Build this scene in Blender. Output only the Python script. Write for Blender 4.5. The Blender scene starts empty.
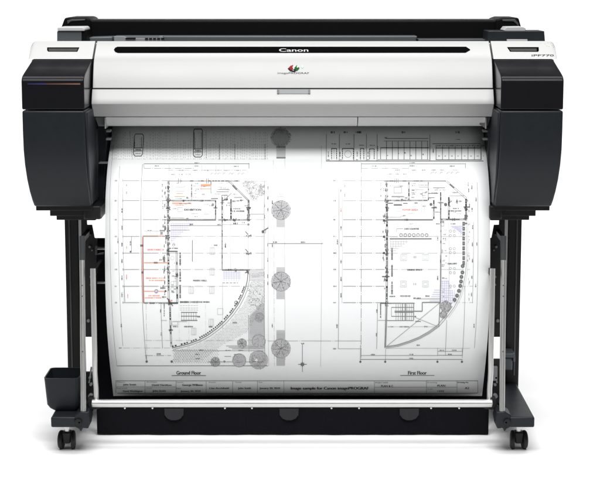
import bpy, bmesh, math, random
from mathutils import Vector, Matrix
random.seed(7)
scn = bpy.context.scene
col = scn.collection

# ---------------------------------------------------------------- camera
PITCH = math.radians(8.887); FPX = 1650.0; D = 3.984; H = 1.157; CX = 0.0179
cd = bpy.data.cameras.new("camera"); cam = bpy.data.objects.new("camera", cd); col.objects.link(cam)
cd.sensor_width = 36; cd.lens = FPX * 36 / 600; cd.clip_end = 200; cd.clip_start = 0.05
cam.location = (CX, -D, H); cam.rotation_euler = (math.pi / 2 - PITCH, 0, 0)
scn.camera = cam
cp, sp = math.cos(PITCH), math.sin(PITCH)

def at(px, py, Y):
    """photo coordinate seen at real depth Y -> point in metres"""
    a = (px - 300) / FPX; b = (239 - py) / FPX
    dy = cp + b * sp; dz = -sp + b * cp
    t = (Y + D) / dy
    return Vector((CX + a * t, Y, H + dz * t))
def Z(py, Y): return at(300, py, Y).z
def X(px, py, Y): return at(px, py, Y).x

# ---------------------------------------------------------------- materials
def mat(name, rgb, rough=0.5, metal=0.0, spec=0.5, var=0.06, nscale=30, bump=0.0, bscale=400, coat=0.0):
    m = bpy.data.materials.new(name); m.use_nodes = True
    nt = m.node_tree; b = nt.nodes["Principled BSDF"]
    b.inputs["Metallic"].default_value = metal
    b.inputs["Specular IOR Level"].default_value = spec
    b.inputs["Coat Weight"].default_value = coat
    tc = nt.nodes.new("ShaderNodeTexCoord")
    n = nt.nodes.new("ShaderNodeTexNoise"); n.inputs["Scale"].default_value = nscale; n.inputs["Detail"].default_value = 4
    nt.links.new(tc.outputs["Object"], n.inputs["Vector"])
    r = nt.nodes.new("ShaderNodeMapRange")
    r.inputs["To Min"].default_value = 1 - var; r.inputs["To Max"].default_value = 1 + var
    nt.links.new(n.outputs["Fac"], r.inputs["Value"])
    mx = nt.nodes.new("ShaderNodeVectorMath"); mx.operation = 'SCALE'
    mx.inputs[0].default_value = rgb
    nt.links.new(r.outputs["Result"], mx.inputs["Scale"])
    nt.links.new(mx.outputs["Vector"], b.inputs["Base Color"])
    r2 = nt.nodes.new("ShaderNodeMapRange")
    r2.inputs["To Min"].default_value = max(0.02, rough - 0.06); r2.inputs["To Max"].default_value = rough + 0.06
    nt.links.new(n.outputs["Fac"], r2.inputs["Value"]); nt.links.new(r2.outputs["Result"], b.inputs["Roughness"])
    if bump:
        n2 = nt.nodes.new("ShaderNodeTexNoise"); n2.inputs["Scale"].default_value = bscale
        nt.links.new(tc.outputs["Object"], n2.inputs["Vector"])
        bp = nt.nodes.new("ShaderNodeBump"); bp.inputs["Strength"].default_value = bump; bp.inputs["Distance"].default_value = 0.0005
        nt.links.new(n2.outputs["Fac"], bp.inputs["Height"]); nt.links.new(bp.outputs["Normal"], b.inputs["Normal"])
    return m
M = {}
M['white'] = mat("white_plastic", (.375, .375, .371), .38, var=.015, nscale=6, bump=.08)
M['white2'] = mat("pale_grey_plastic", (.45, .455, .45), .4, var=.02)
M['slate'] = mat("slate_plastic", (.0095, .012, .015), .45, var=.08, bump=.25, spec=.25)
M['slate2'] = mat("light_slate_plastic", (.05, .058, .065), .45, bump=.2)
M['gloss'] = mat("gloss_black_plastic", (.0085, .0085, .010), .2, spec=.28)
M['gloss'].node_tree.nodes['Principled BSDF'].inputs['IOR'].default_value = 1.28
M['black'] = mat("matt_black_plastic", (.006, .006, .007), .5, spec=.3, bump=.2)
M['roll'] = mat("black_roll_cover", (.004, .004, .004), .45, spec=.06)
M['steel'] = mat("black_painted_steel", (.007, .007, .008), .5, spec=.3, bump=.1)
M['cloth'] = mat("black_fabric", (.005, .005, .007), .9, spec=.12, var=.3, nscale=300, bump=.5, bscale=900)
M['clothtab'] = mat("charcoal_fabric", (.03, .03, .034), .9, spec=.15, var=.2, nscale=300, bump=.5, bscale=900)
M['silver'] = mat("silver_tube", (.60, .60, .59), .36, metal=.85, var=.04)
M['recess'] = mat('recess_grey_plastic', (.055, .056, .054), .7, spec=.02)
M['stripe'] = mat('black_stripe_plastic', (.003, .003, .003), .8, spec=.0)
M['grey'] = mat("mid_grey_plastic", (.16, .165, .17), .45)
M['dgrey'] = mat("dark_grey_plastic", (.045, .047, .05), .4)
M['paper'] = mat("paper", (.86, .865, .87), .75, spec=.2, var=.008, nscale=3, bump=.05)
M['rubber'] = mat("black_rubber", (.009, .009, .01), .55, spec=.35)
M['floor'] = mat("white_floor", (.9, .9, .9), .9, spec=.0, var=.004)
M['let_w'] = mat("white_lettering", (.42, .42, .42), .6)
M['let_g'] = mat("grey_lettering", (.05, .05, .05), .5, spec=.1)
M['red'] = mat("red_ink", (.28, .012, .018), .6, spec=.1); M['green'] = mat("green_ink", (.006, .10, .015), .6, spec=.1)
M['cyan'] = mat("cyan_ink", (.45, .75, .75), .5); M['cream'] = mat("cream_ink", (.8, .78, .55), .5)
M['kblack'] = mat("black_ink", (.01, .007, .007), .6, spec=.1)
# blue to orange accent
ma = mat("accent_gradient", (.1, .1, .4), .3); nt = ma.node_tree
tc = nt.nodes.new("ShaderNodeTexCoord"); sx = nt.nodes.new("ShaderNodeSeparateXYZ"); rp = nt.nodes.new("ShaderNodeValToRGB")
nt.links.new(tc.outputs["Generated"], sx.inputs[0]); nt.links.new(sx.outputs[0], rp.inputs[0])
e = rp.color_ramp.elements; e[0].position = 0; e[0].color = (.02, .02, .06, 1); e[1].position = 1; e[1].color = (.20, .10, .065, 1)
for p, c in ((.3, (.035, .03, .15, 1)), (.38, (.08, .035, .035, 1)), (.6, (.11, .055, .04, 1))):
    k = e.new(p); k.color = c
nt.links.new(rp.outputs[0], nt.nodes["Principled BSDF"].inputs["Base Color"])
M['accent'] = ma

# ---------------------------------------------------------------- mesh helpers
def finish(name, bm, m, parent=None, bevel=0.0, segs=3, smooth=True, solid=0.0, label=None):
    me = bpy.data.meshes.new(name)
    bmesh.ops.recalc_face_normals(bm, faces=bm.faces[:])
    bm.to_mesh(me); bm.free()
    ms = m if isinstance(m, list) else [m]
    for q in ms: me.materials.append(q)
    o = bpy.data.objects.new(name, me); col.objects.link(o)
    if parent: o.parent = parent
    if solid:
        s = o.modifiers.new("solid", 'SOLIDIFY'); s.thickness = solid; s.offset = 0
    if bevel:
        b = o.modifiers.new("bevel", 'BEVEL'); b.width = bevel; b.segments = segs; b.limit_method = 'ANGLE'; b.angle_limit = math.radians(28)
        b.harden_normals = False
    if smooth:
        for p in me.polygons: p.use_smooth = True
        me.set_sharp_from_angle(angle=math.radians(32)) if hasattr(me, "set_sharp_from_angle") else None
    if label: o["label"] = label
    return o
def add_prism(bm, pts3a, pts3b):
    a = [bm.verts.new(p) for p in pts3a]; b = [bm.verts.new(p) for p in pts3b]
    n = len(a)
    bm.faces.new(a); bm.faces.new(list(reversed(b)))
    for i in range(n):
        bm.faces.new((a[i], b[i], b[(i + 1) % n], a[(i + 1) % n]))
def prism_x(bm, yz, x0, x1):
    add_prism(bm, [(x0, y, z) for y, z in yz], [(x1, y, z) for y, z in yz])
def prism_y(bm, xz, y0, y1):
    add_prism(bm, [(x, y0, z) for x, z in xz], [(x, y1, z) for x, z in xz])
def box(bm, x0, x1, y0, y1, z0, z1):
    prism_y(bm, [(x0, z0), (x1, z0), (x1, z1), (x0, z1)], y0, y1)
def tube(bm, pts, r, n=20, r2=None):
    pts = [Vector(p) for p in pts]; rings = []
    for i, p in enumerate(pts):
        d = (pts[min(i + 1, len(pts) - 1)] - pts[max(i - 1, 0)]).normalized()
        u = d.cross(Vector((0, 1, 0.01)));
        if u.length < .1: u = d.cross(Vector((1, 0, 0)))
        u.normalize(); v = d.cross(u)
        rr = r if r2 is None else r + (r2 - r) * i / (len(pts) - 1)
        rings.append([bm.verts.new(p + u * rr * math.cos(2 * math.pi * k / n) + v * rr * math.sin(2 * math.pi * k / n)) for k in range(n)])
    for a, b in zip(rings, rings[1:]):
        for k in range(n): bm.faces.new((a[k], a[(k + 1) % n], b[(k + 1) % n], b[k]))
    bm.faces.new(rings[0]); bm.faces.new(list(reversed(rings[-1])))
def lathe_x(bm, c, prof, n=40, ay=0.0):
    """prof: (dx, radius); axis along x turned by ay about z"""
    rings = []
    ca, sa = math.cos(ay), math.sin(ay)
    for dx, r in prof:
        ring = []
        for k in range(n):
            t = 2 * math.pi * k / n
            lx, ly, lz = dx, r * math.cos(t), r * math.sin(t)
            ring.append(bm.verts.new((c[0] + lx * ca - ly * sa, c[1] + lx * sa + ly * ca, c[2] + lz)))
        rings.append(ring)
    for a, b in zip(rings, rings[1:]):
        for k in range(n): bm.faces.new((a[k], a[(k + 1) % n], b[(k + 1) % n], b[k]))
    bm.faces.new(rings[0]); bm.faces.new(list(reversed(rings[-1])))
def interp(tab):
    def f(v):
        if v <= tab[0][0]: return tab[0][1]
        for (a, ya), (b, yb) in zip(tab, tab[1:]):
            if v <= b: return ya + (yb - ya) * (v - a) / (b - a)
        return tab[-1][1]
    return f
def smooth_interp(tab):
    def f(v):
        n = len(tab)
        if v <= tab[0][0]: return tab[0][1]
        if v >= tab[-1][0]: return tab[-1][1]
        for i in range(n - 1):
            x0, y0 = tab[i]; x1, y1 = tab[i + 1]
            if v <= x1:
                h = x1 - x0; t = (v - x0) / h
                def sl(j):
                    a = tab[max(j - 1, 0)]; b = tab[min(j + 1, n - 1)]
                    return (b[1] - a[1]) / (b[0] - a[0])
                m0, m1 = sl(i) * h, sl(i + 1) * h
                return (2*t**3-3*t*t+1)*y0 + (t**3-2*t*t+t)*m0 + (-2*t**3+3*t*t)*y1 + (t**3-t*t)*m1
    return f
def decal(name, pts, Yf, m, parent, off=.0012, thick=.0012, label=None):
    """a thin raised piece following the surface whose depth profile is Yf"""
    bm = bmesh.new()
    f = [at(x, y, Yf(y)) for x, y in pts]
    add_prism(bm, [(p.x, p.y - off, p.z) for p in f], [(p.x, p.y - off + thick, p.z) for p in f])
    return finish(name, bm, m, parent, smooth=False, label=label)
def text_mesh(s):
    c = bpy.data.curves.new("t", 'FONT'); c.body = s; c.resolution_u = 3
    o = bpy.data.objects.new("t", c); col.objects.link(o)
    dg = bpy.context.evaluated_depsgraph_get(); dg.update()
    me = bpy.data.meshes.new_from_object(o.evaluated_get(dg))
    vs = [v.co.copy() for v in me.vertices]; fs = [list(p.vertices) for p in me.polygons]
    bpy.data.objects.remove(o); bpy.data.curves.remove(c); bpy.data.meshes.remove(me)
    return vs, fs
def text_px(s, x0, x1, yb, cap):
    """text as photo coordinates: spans x0..x1, baseline yb, capital height cap"""
    vs, fs = text_mesh(s)
    a = min(v.x for v in vs); b = max(v.x for v in vs)
    k = cap / 0.70
    return [(x0 + (v.x - a) / (b - a) * (x1 - x0), yb - v.y * k) for v in vs], fs
def text_decal(name, s, x0, x1, yb, cap, Yf, m, parent, off=.0018, bold=0, label=None):
    bm = bmesh.new()
    for q in range(2 if bold else 1):
        pts, fs = text_px(s, x0 + q * bold, x1 + q * bold, yb, cap)
        vv = []
        for x, y in pts:
            p = at(x, y, Yf(y)); vv.append(bm.verts.new((p.x, p.y - off - q * .0002, p.z)))
        for f in fs:
            try: bm.faces.new([vv[i] for i in f])
            except ValueError: pass
    return finish(name, bm, m, parent, smooth=False, label=label)
def part(name, build, m, parent, **k):
    bm = bmesh.new(); build(bm); return finish(name, bm, m, parent, **k)

# ---------------------------------------------------------------- setting: one white sweep
bm = bmesh.new()
prof = [(-1.7, 0), (3.2, 0)]
for i in range(1, 13):
    a = math.pi / 2 * i / 12; prof.append((3.2 + 1.1 * math.sin(a), 1.1 - 1.1 * math.cos(a)))
prof.append((4.3, 1.9))
va = [bm.verts.new((-7, y, z)) for y, z in prof]; vb = [bm.verts.new((7, y, z)) for y, z in prof]
for i in range(len(prof) - 1): bm.faces.new((va[i], vb[i], vb[i + 1], va[i + 1]))
fl = finish("floor", bm, M['floor']); fl["kind"] = "structure"

# ================================================================ the printer
P = bpy.data.objects.new("wide_format_printer", None); col.objects.link(P)
P["label"] = "wide white and slate large format printer on black wheeled stand with silver basket rods"
P["category"] = "printer"

# ---- front cover -----------------------------------------------------------
XC = 0.498
COV = [(41, .238), (46, .214), (59, .166), (72, .145), (88.3, .128)]
cov = smooth_interp(COV); covl = interp(COV)
def yz_list(rows, f): return [(f(r), Z(r, f(r))) for r in rows]
rows = [41, 42.5, 44, 46, 50, 54, 59, 64, 70, 76, 82, 88.2]
def b(bm):
    fr = yz_list(rows, cov)
    prism_x(bm, fr + [(.345, fr[-1][1]), (.345, fr[0][1] - .02)], -XC, XC)
cover = part("front_cover", b, M['white'], P, bevel=.0015, segs=2)
# seam strip under the cover
def b(bm): box(bm, -XC + .001, XC - .001, .135, .25, Z(90.5, .13), Z(87.5, .13))
part("seam", b, M['dgrey'], cover)
stripe = decal("logo_stripe", [(114, 49.5), (115.2, 47.6), (117.5, 46.6), (466, 46.6), (470, 49.2), (470, 49.9), (465.5, 52.4), (118, 52.6), (115.3, 51.6)], cov, M['stripe'], cover, off=.002, thick=.004)
text_decal("brand_lettering", "Canon", 279, 308, 51.5, 3.2, cov, M['let_w'], cover, off=.0032, bold=.35)
def diamond(cx, cy, r, s=1): return [(cx - r, cy), (cx, cy - r * s), (cx + r, cy), (cx, cy + r * s)]
EM = bmesh.new()
def em_add(pts, mi, off):
    f = [at(x, y, cov(y)) for x, y in pts]
    face = EM.faces.new([EM.verts.new((p.x, p.y - off, p.z)) for p in f]); face.material_index = mi
em_add([(287.6, 68.4), (289, 67.6), (291.8, 70.6), (290.3, 71.3)], 0, .0012)
em_add([(290.6, 69), (292.6, 70.2), (295.6, 71.6), (294, 71.9), (291, 71.2)], 0, .0014)
em_add(diamond(291, 67.6, 2.3, 1.05), 1, .0016)
em_add([(291.8, 65.2), (293.4, 64.8), (292.4, 66.6), (293.2, 68.9), (292, 69.3), (290.6, 67.4)], 1, .0018)
em_add([(292.6, 67), (294.4, 65.2), (295.6, 66.6), (294.2, 69), (293.2, 68.6)], 3, .0020)
em_add([(293.4, 69.4), (295, 68.6), (296.2, 70.6), (294.8, 71.4)], 0, .0021)
em_add(diamond(296.8, 67.9, 2.8, 1.0), 2, .0022)
em_add([(297.4, 65.6), (298.6, 66.2), (297.8, 67.6), (296.6, 67)], 3, .0024)
em_add(diamond(302.4, 66.6, 1.2, 1.4), 4, .0012)
finish("emblem", EM, [M['kblack'], M['red'], M['green'], M['cream'], M['cyan']], cover, smooth=False)
text_decal("series_lettering", "imagePROGRAF", 277.5, 309, 73.7, 1.6, cov, M['let_g'], cover, off=.001)

LIP = [(89.2, .128), (92, .123), (97, .115), (102, .1085), (104.3, .1075), (105.6, .112), (111, .121), (116.6, .138)]
lip = interp(LIP)
def b(bm):
    fr = [(y, Z(r, y)) for r, y in LIP]
    prism_x(bm, fr + [(.25, fr[-1][1]), (.25, fr[0][1])], -XC - .001, XC + .001)
band = part("cover_lip", b, M['white'], P, bevel=.0012, segs=2)
latch = decal("latch_handle", [(277, 89.4), (310.3, 89.4), (310.3, 93.6), (277, 93.6)], lip, M['grey'], band, off=.0015, thick=.003)
for xa, xb in ((277, 279.2), (308.2, 310.3)):
    decal("latch_end", [(xa, 89.6), (xb, 89.6), (xb, 93.5), (xa, 93.5)], lip, M['dgrey'], latch, off=.0026, thick=.001)
GD = [(117.0, .150), (121, .158), (125.3, .176), (126.0, .186)]
gd = interp(GD)
def gpiece(xa, xb):
    def b(bm):
        fr = [(y, Z(r, y)) for r, y in GD]
        prism_x(bm, fr + [(.26, fr[-1][1] + .002), (.26, fr[0][1])], xa, xb)
    return b
x357 = X(357.8, 120, .155)
part("output_guide", gpiece(X(106, 120, .155), x357 - .0008), M['white2'], P, bevel=.001, segs=2)
part("output_guide", gpiece(x357 + .0008, X(485.5, 120, .155)), M['white2'], P, bevel=.001, segs=2)
for s in (-1, 1):
    def b(bm):
        xz = [(s * XC, Z(117, .17)), (s * (XC - .028), Z(117, .17)), (s * (XC - .028), Z(124.5, .17)), (s * (XC - .022), Z(126, .17)), (s * (XC - .008), Z(126, .17))]
        prism_y(bm, xz, .165, .25)
    part("guide_corner", b, M['grey'], P, bevel=.001)
for px in (105.3, 485.8):
    def b(bm):
        x = X(px, 122, .15); box(bm, x - .0016, x + .0016, .146, .20, Z(128.5, .15), Z(117.5, .15))
    part("guide_lever", b, M['silver'], P, bevel=.0005)

# ---- chassis behind ---------------------------------------------------------
def b(bm):
    box(bm, -.502, .502, .34, .60, Z(213, .34), Z(44.5, .34))
part("chassis", b, M['black'], P, bevel=.004)
for s in (-1, 1):
    ax = lambda px, py, Y: s * abs(X(px, py, Y)); sh = 8 if s > 0 else 0
    def b(bm):
        xz = [(ax(p, q, .21), Z(q, .21)) for p, q in ((88, 120), (104.5 - sh, 126.6), (107 - sh, 140), (105 - sh, 170), (103.5 - sh, 195), (103.5 - sh, 214), (101 - sh * .6, 219.3), (88, 219.5))]
        prism_y(bm, xz, .215, .40)
    fr = part("inner_frame", b, M['slate'], P, bevel=.003)
    def b(bm):
        box(bm, *sorted((ax(91.5, 162, .17), ax(108.5 - sh, 162, .17))), .185, .214, Z(163.9, .18), Z(162.9, .18))
    part("guide_rail", b, M['grey'], fr)
    for q in (131, 139):
        def b(bm): box(bm, *sorted((ax(105.2 - sh, q, .17), ax(110 - sh, q, .17))), .186, .214, Z(q + 1.5, .18), Z(q - .8, .18))
        part("guide_clip", b, M['grey'], fr, bevel=.001)
    def b(bm):
        xz = [(ax(p, q, .20), Z(q, .20)) for p, q in ((86, 126), (98.5, 126), (99.5, 160), (98, 219), (86, 219))]
        prism_y(bm, xz, .17, .2145)
    part("inner_panel", b, M['slate'], fr, bevel=.006)

# ---- side housings ----------------------------------------------------------
for s in (-1, 1):
    XI, XO = .5025, .6535
    def sx(bm, yz, a=XI, c=XO): prism_x(bm, yz, s * a, s * c)
    # main slate body, front rounding under
    BD = [(110.6, .0), (130, .0), (150, .003), (165, .009), (180, .019), (192, .032), (201, .047), (206.5, .062)]
    bm = bmesh.new()
    # taper of the body sides towards the bottom
    rings = []
    fr = [(y, Z(r, y), r) for r, y in BD]
    zb = fr[-1][1]
    NB = len(fr)
    def xin(r): return XI + .0 - .004 * max(0, (r - 150) / 60) ** 2
    def xout(r): return XO - .014 * max(0, (r - 140) / 67) ** 2.2
    L_ = []; R_ = []
    for y, z, r in fr:
        L_.append((s * xin(r), y, z)); R_.append((s * xout(r), y, z))
    back = [(.44, zb), (.44, fr[0][1])]
    for (y, z), r in zip(back, (206.5, 110)):
        L_.append((s * xin(r), y, z)); R_.append((s * xout(r), y, z))
    add_prism(bm, L_, R_)
    body = finish("side_housing", bm, M['slate'], P, bevel=.005, segs=4)
    # gloss front panel
    FP = [(59.3, .166), (61, .157), (68, .085), (73, .036), (75.6, .0155), (77.2, .0075), (78.8, .0035), (80.4, .001), (82, .0), (84, .0), (109.6, .0)]
    fp = interp(FP)
    def b(bm):
        f = [(y, Z(r, y)) for r, y in FP]
        sx(bm, f + [(.44, f[-1][1]), (.44, f[0][1])])
    panel = part("front_panel", b, M['gloss'], body, bevel=.0035, segs=4)
    if s < 0:
        decal("accent_line", [(27.5, 83.2), (80.2, 83.2), (80.2, 84.6), (27.5, 84.6)], fp, M['accent'], panel, off=.0008, thick=.001, label="thin line fading from blue to orange")
    # white top
    TP = [(41, .238), (46, .216), (59, .1665)]
    tp = interp(TP)
    def b(bm):
        f = [(y, Z(r, y)) for r, y in TP]
        pts = []
        n = 5
        rc = .012
        # x-outline rounding at the upper outer corner
        xs = [(XI, 0)] + [(XO + .0105 - rc + rc * math.sin(a * math.pi / 2 / n), rc - rc * math.cos(a * math.pi / 2 / n)) for a in range(n + 1)]
        cols = []
        for x, drop in xs:
            c = []
            for i, (y, z) in enumerate(f):
                dz = drop if i == 0 else drop * (.0 if i == 2 else .25)
                if i == 2: x2 = x - .0025 * (x - XI) / (XO - XI)
                else: x2 = x
                c.append((s * x2, y, z - dz))
            c.append((s * x, .44, f[-1][1] + .0005)); c.append((s * x, .30, f[0][1] - .02 - drop * .5))
            cols.append([bm.verts.new(v) for v in c])
        for a, c in zip(cols, cols[1:]):
            for k in range(5): bm.faces.new((a[k], c[k], c[(k + 1) % 5], a[(k + 1) % 5]))
        bm.faces.new(cols[0]); bm.faces.new(list(reversed(cols[-1])))
    top = part("top_panel", b, M['white'], body, bevel=.0015, segs=2)
    if s < 0: pts = [(47.2, 47.3), (79.4, 47.3), (77.4, 51.5), (48.2, 51.4), (47.2, 50)]; hi = [(48.5, 48.4), (78, 48.4), (76.6, 51), (49, 51)]
    else: pts = [(507, 47), (538.6, 47), (538.8, 50.5), (538, 51.6), (510, 51.5)]; hi = [(509, 48.4), (536.5, 48.4), (536.5, 51), (511, 51)]
    hr = decal("handle_recess", pts, tp, M['stripe'], top, off=.0012, thick=.0014)
    decal("recess_floor", hi, tp, M['recess'], hr, off=.0018, thick=.0008)
    if s > 0:
        text_decal("model_lettering", "iPF770", 531.5, 553.5, 56.2, 1.9, tp, M['let_g'], top, off=.001, bold=.3)
        for (x, y) in ((540.5, 43), (545, 44), (548, 42.8), (551, 42.9), (546.8, 46), (549, 46.4), (552.2, 45.6), (553.5, 47)):
            f = [at(x + a, y + c, tp(y)) for a, c in ((-.4, -.25), (.4, -.25), (.4, .25), (-.4, .25))]
            bm = bmesh.new()
            add_prism(bm, [(p.x, p.y - .0006, p.z) for p in f], [(p.x, p.y, p.z) for p in f])
            finish("button", bm, M['white2'], top, smooth=False)
    # stepped underside
    ax = lambda px, py, Y: s * abs(X(px, py, Y) )
    def b(bm):
        for (pa, q, ya, yb) in ((36, 210.6, .085, .42), (50, 216, .10, .40), (56.5, 220, .115, .38)):
            box(bm, *sorted((ax(pa, q, ya), ax(92.5, q, ya))), ya, yb, Z(q, ya), Z(204, ya))
    part("base_step", b, M['black'], body, bevel=.0015)
    def b(bm):
        yz = [(.088, Z(206, .088)), (.088, Z(219.5, .088)), (.36, Z(219.5, .088)), (.36, Z(206, .088))]
        prism_x(bm, yz, *sorted((ax(84, 210, .1), ax(101 if s < 0 else 96.5, 210, .1))))
    part("base_block", b, M['black'], body, bevel=.004)
    # fold of the inner wall: softly curved cheek
    def b(bm):
        pr = []
        for r, y in ((112, .004), (150, .008), (180, .026), (205, .066)):
            pr.append((y + .004, Z(r, y)))
        yz = pr + [(.22, pr[-1][1]), (.22, pr[0][1])]
        prism_x(bm, yz, s * (XI - .006), s * (XI + .002))
    part("inner_cheek", b, M['slate'], body, bevel=.005, segs=4)

# ---- rear roll cover --------------------------------------------------------
def pxz(pts, Y): return [(X(p, q, Y), Z(q, Y)) for p, q in pts]
def b(bm): prism_y(bm, pxz([(88, 20), (499, 20), (499, 41.5), (88, 41.5)], .46), .46, .62)
rc = part("roll_cover", b, M['roll'], P, bevel=.006, segs=4)
def b(bm): prism_y(bm, pxz([(61.2, 27), (64.6, 18), (68, 17.3), (86.5, 17.3), (90.5, 19.6), (92, 42), (61.2, 42)], .45), .45, .63)
part("end_cap", b, M['roll'], rc, bevel=.005, segs=4)
def b(bm): prism_y(bm, pxz([(496, 19.6), (502, 17.6), (518.6, 17.6), (521.6, 28), (521.6, 42), (494, 42)], .45), .45, .63)
part("end_cap", b, M['roll'], rc, bevel=.005, segs=4)
def b(bm): prism_y(bm, pxz([(67, 20.4), (72, 19.2), (85, 19.2), (85, 20.4), (71, 21.3), (67.5, 24)], .447), .447, .452)
part("cap_highlight", b, M['dgrey'], rc, bevel=.0008)  # painted highlight: grey strip stands in for light caught on the cap bevel
def b(bm): prism_y(bm, pxz([(502, 19.6), (515, 19.2), (518.4, 23), (519, 27), (516, 23.6), (513.5, 21.4), (503, 21.2)], .447), .447, .452)
part("cap_highlight", b, M['dgrey'], rc, bevel=.0008)  # same bevel highlight put in as a grey strip, right cap
def b(bm): prism_y(bm, pxz([(113, 36), (417.5, 36), (416.5, 39.5), (416.5, 43), (113, 43)], .38), .38, .455)
part("roll_tray_edge", b, M['slate2'], P, bevel=.003)
def b(bm): prism_y(bm, pxz([(87.5, 37.4), (112.5, 36.6), (112.5, 43), (87.5, 43)], .37), .37, .455)
part("tray_lip", b, M['slate2'], P, bevel=.003)
def b(bm): prism_y(bm, pxz([(114, 36.4), (124, 36.4), (126, 38), (159, 38), (159, 36), (163, 36), (163, 43), (114, 43)], .35), .35, .378)
tb = part("cutter_track", b, M['grey'], P, bevel=.001)
def b(bm): prism_y(bm, pxz([(125.5, 37.8), (135.5, 37.8), (135.5, 39.4), (125.5, 39.4)], .346), .346, .352)
part("track_slot", b, M['roll'], tb)
for k in range(5):
    def b(bm): prism_y(bm, pxz([(145 + k * 4, 38), (148 + k * 4, 38), (148 + k * 4, 39.6), (145 + k * 4, 39.6)], .346), .346, .352)
    part("track_slot", b, M['roll'], tb)
def b(bm): prism_y(bm, pxz([(418.5, 39.3), (494, 39.3), (494, 43), (418.5, 43)], .36), .36, .455)
part("tray_lip", b, M['dgrey'], P, bevel=.001)
# ink tank blocks
def b(bm): prism_y(bm, pxz([(57, 31), (81.6, 31), (81.6, 43), (57, 43)], .31), .31, .42)
it = part("ink_tank_cover", b, M['slate2'], P, bevel=.002, label="pale lidded slate ink tank cover")
def b(bm): prism_y(bm, pxz([(57.3, 30.9), (57.6, 27.3), (82.6, 27), (84.3, 28.6), (84.6, 30.9)], .305), .305, .42)
part("tank_lid", b, M['white2'], it, bevel=.002)
def b(bm): prism_y(bm, pxz([(82, 31), (86.2, 30), (87.2, 43), (82, 43)], .312), .312, .42)
part("tank_side", b, M['roll'], it, bevel=.001)
def b(bm): prism_y(bm, pxz([(488, 31), (544.3, 31), (545.2, 43), (487, 43)], .31), .31, .42)
it = part("ink_tank_cover", b, M['slate'], P, bevel=.0015, label="long dark slate ink tank cover with pale tags")
def b(bm): prism_y(bm, pxz([(504.2, 30.4), (506.8, 27.1), (523, 26.9), (526, 28.4), (525, 30.9), (505, 30.9)], .33), .33, .42)
part("tank_lid", b, M['white2'], it, bevel=.001)
def b(bm): prism_y(bm, pxz([(507, 39.3), (527.5, 39.3), (527.5, 43), (507, 43)], .30), .30, .312)
part("tank_tag", b, M['white'], it, bevel=.0006)

# ================================================================ stand
for s in (-1, 1):
    ax = lambda px, py, Y: s * abs(X(px, py, Y) if px < 300 else X(px, py, Y))
    XLo = abs(X(64.3, 215, .30)); XLi = abs(X(86, 300, .30))
    ztop = Z(212, .30)
    def b(bm): box(bm, *sorted((s * (XLi + .016), s * XLo)), .30, .40, .075, ztop)
    leg = part("stand_leg", b, M['steel'], P, bevel=.003)
    def b(bm): box(bm, *sorted((s * (XLo - .014), s * (XLo - .0105))), .2975, .301, .12, ztop)
    part("leg_seam", b, M['dgrey'], leg)
    # foot
    zf1 = Z(417.3, -.047); zf0 = Z(427.6, -.047)
    xo = .5945; xi = .533
    def b(bm): box(bm, *sorted((s * xi, s * xo)), -.047, .44, zf0, zf1)
    foot = part("foot", b, M['slate'], leg, bevel=.004)
    # clamp
    def b(bm):
        xz = [(s * (.0 + a), c) for a, c in ((xi + .004, zf1 + .004), (xi - .012, zf1 + .014), (xi - .031, zf1 + .012), (xi - .034, zf1 - .008), (xi - .030, zf0 - .004), (xi - .016, zf0 - .002), (xi - .012, zf0 - .012), (xi - .006, zf0 - .004), (xi + .006, zf0 + .002))]
        prism_y(bm, xz, -.045, .02)
    cl = part("rod_clamp", b, M['slate'], leg, bevel=.003)
    def b(bm): tube(bm, [(s * (xi - .009), -.052, zf1 - .012), (s * (xi - .009), -.044, zf1 - .012)], .0022, 12)
    part("screw", b, M['silver'], cl)
    def b(bm): tube(bm, [(s * (xi - .006), -.052, zf1 - .012), (s * (xi - .006), -.044, zf1 - .012)], .0085, 20)
    part("clamp_boss", b, M['black'], cl)
    # casters front and rear
    for yc in (.018, .38):
        cxs = s * .5645
        def b(bm):
            tube(bm, [(cxs, yc, .036), (cxs, yc, zf0 + .001)], .0075, 20)
        cst = part("caster", b, M['silver'], leg)
        def b(bm):
            xz = [(cxs - .0105, .045), (cxs + .0105, .045), (cxs + .0115, .038), (cxs + .009, .016), (cxs - .009, .016), (cxs - .0115, .038)]
            prism_y(bm, xz, yc - .014, yc + .016)
        part("fork", b, M['rubber'], cst, bevel=.003)
        for w in (-1, 1):
            def b(bm):
                lathe_x(bm, (cxs + w * .0148, yc, .0235), [(w * -.0055, .014), (w * -.0055, .0215), (w * -.003, .0233), (w * .002, .0235), (w * .005, .021), (w * .0065, .015), (w * .0068, .004)], ay=w * .10)
            wh = part("wheel", b, M['rubber'], cst)

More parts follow.
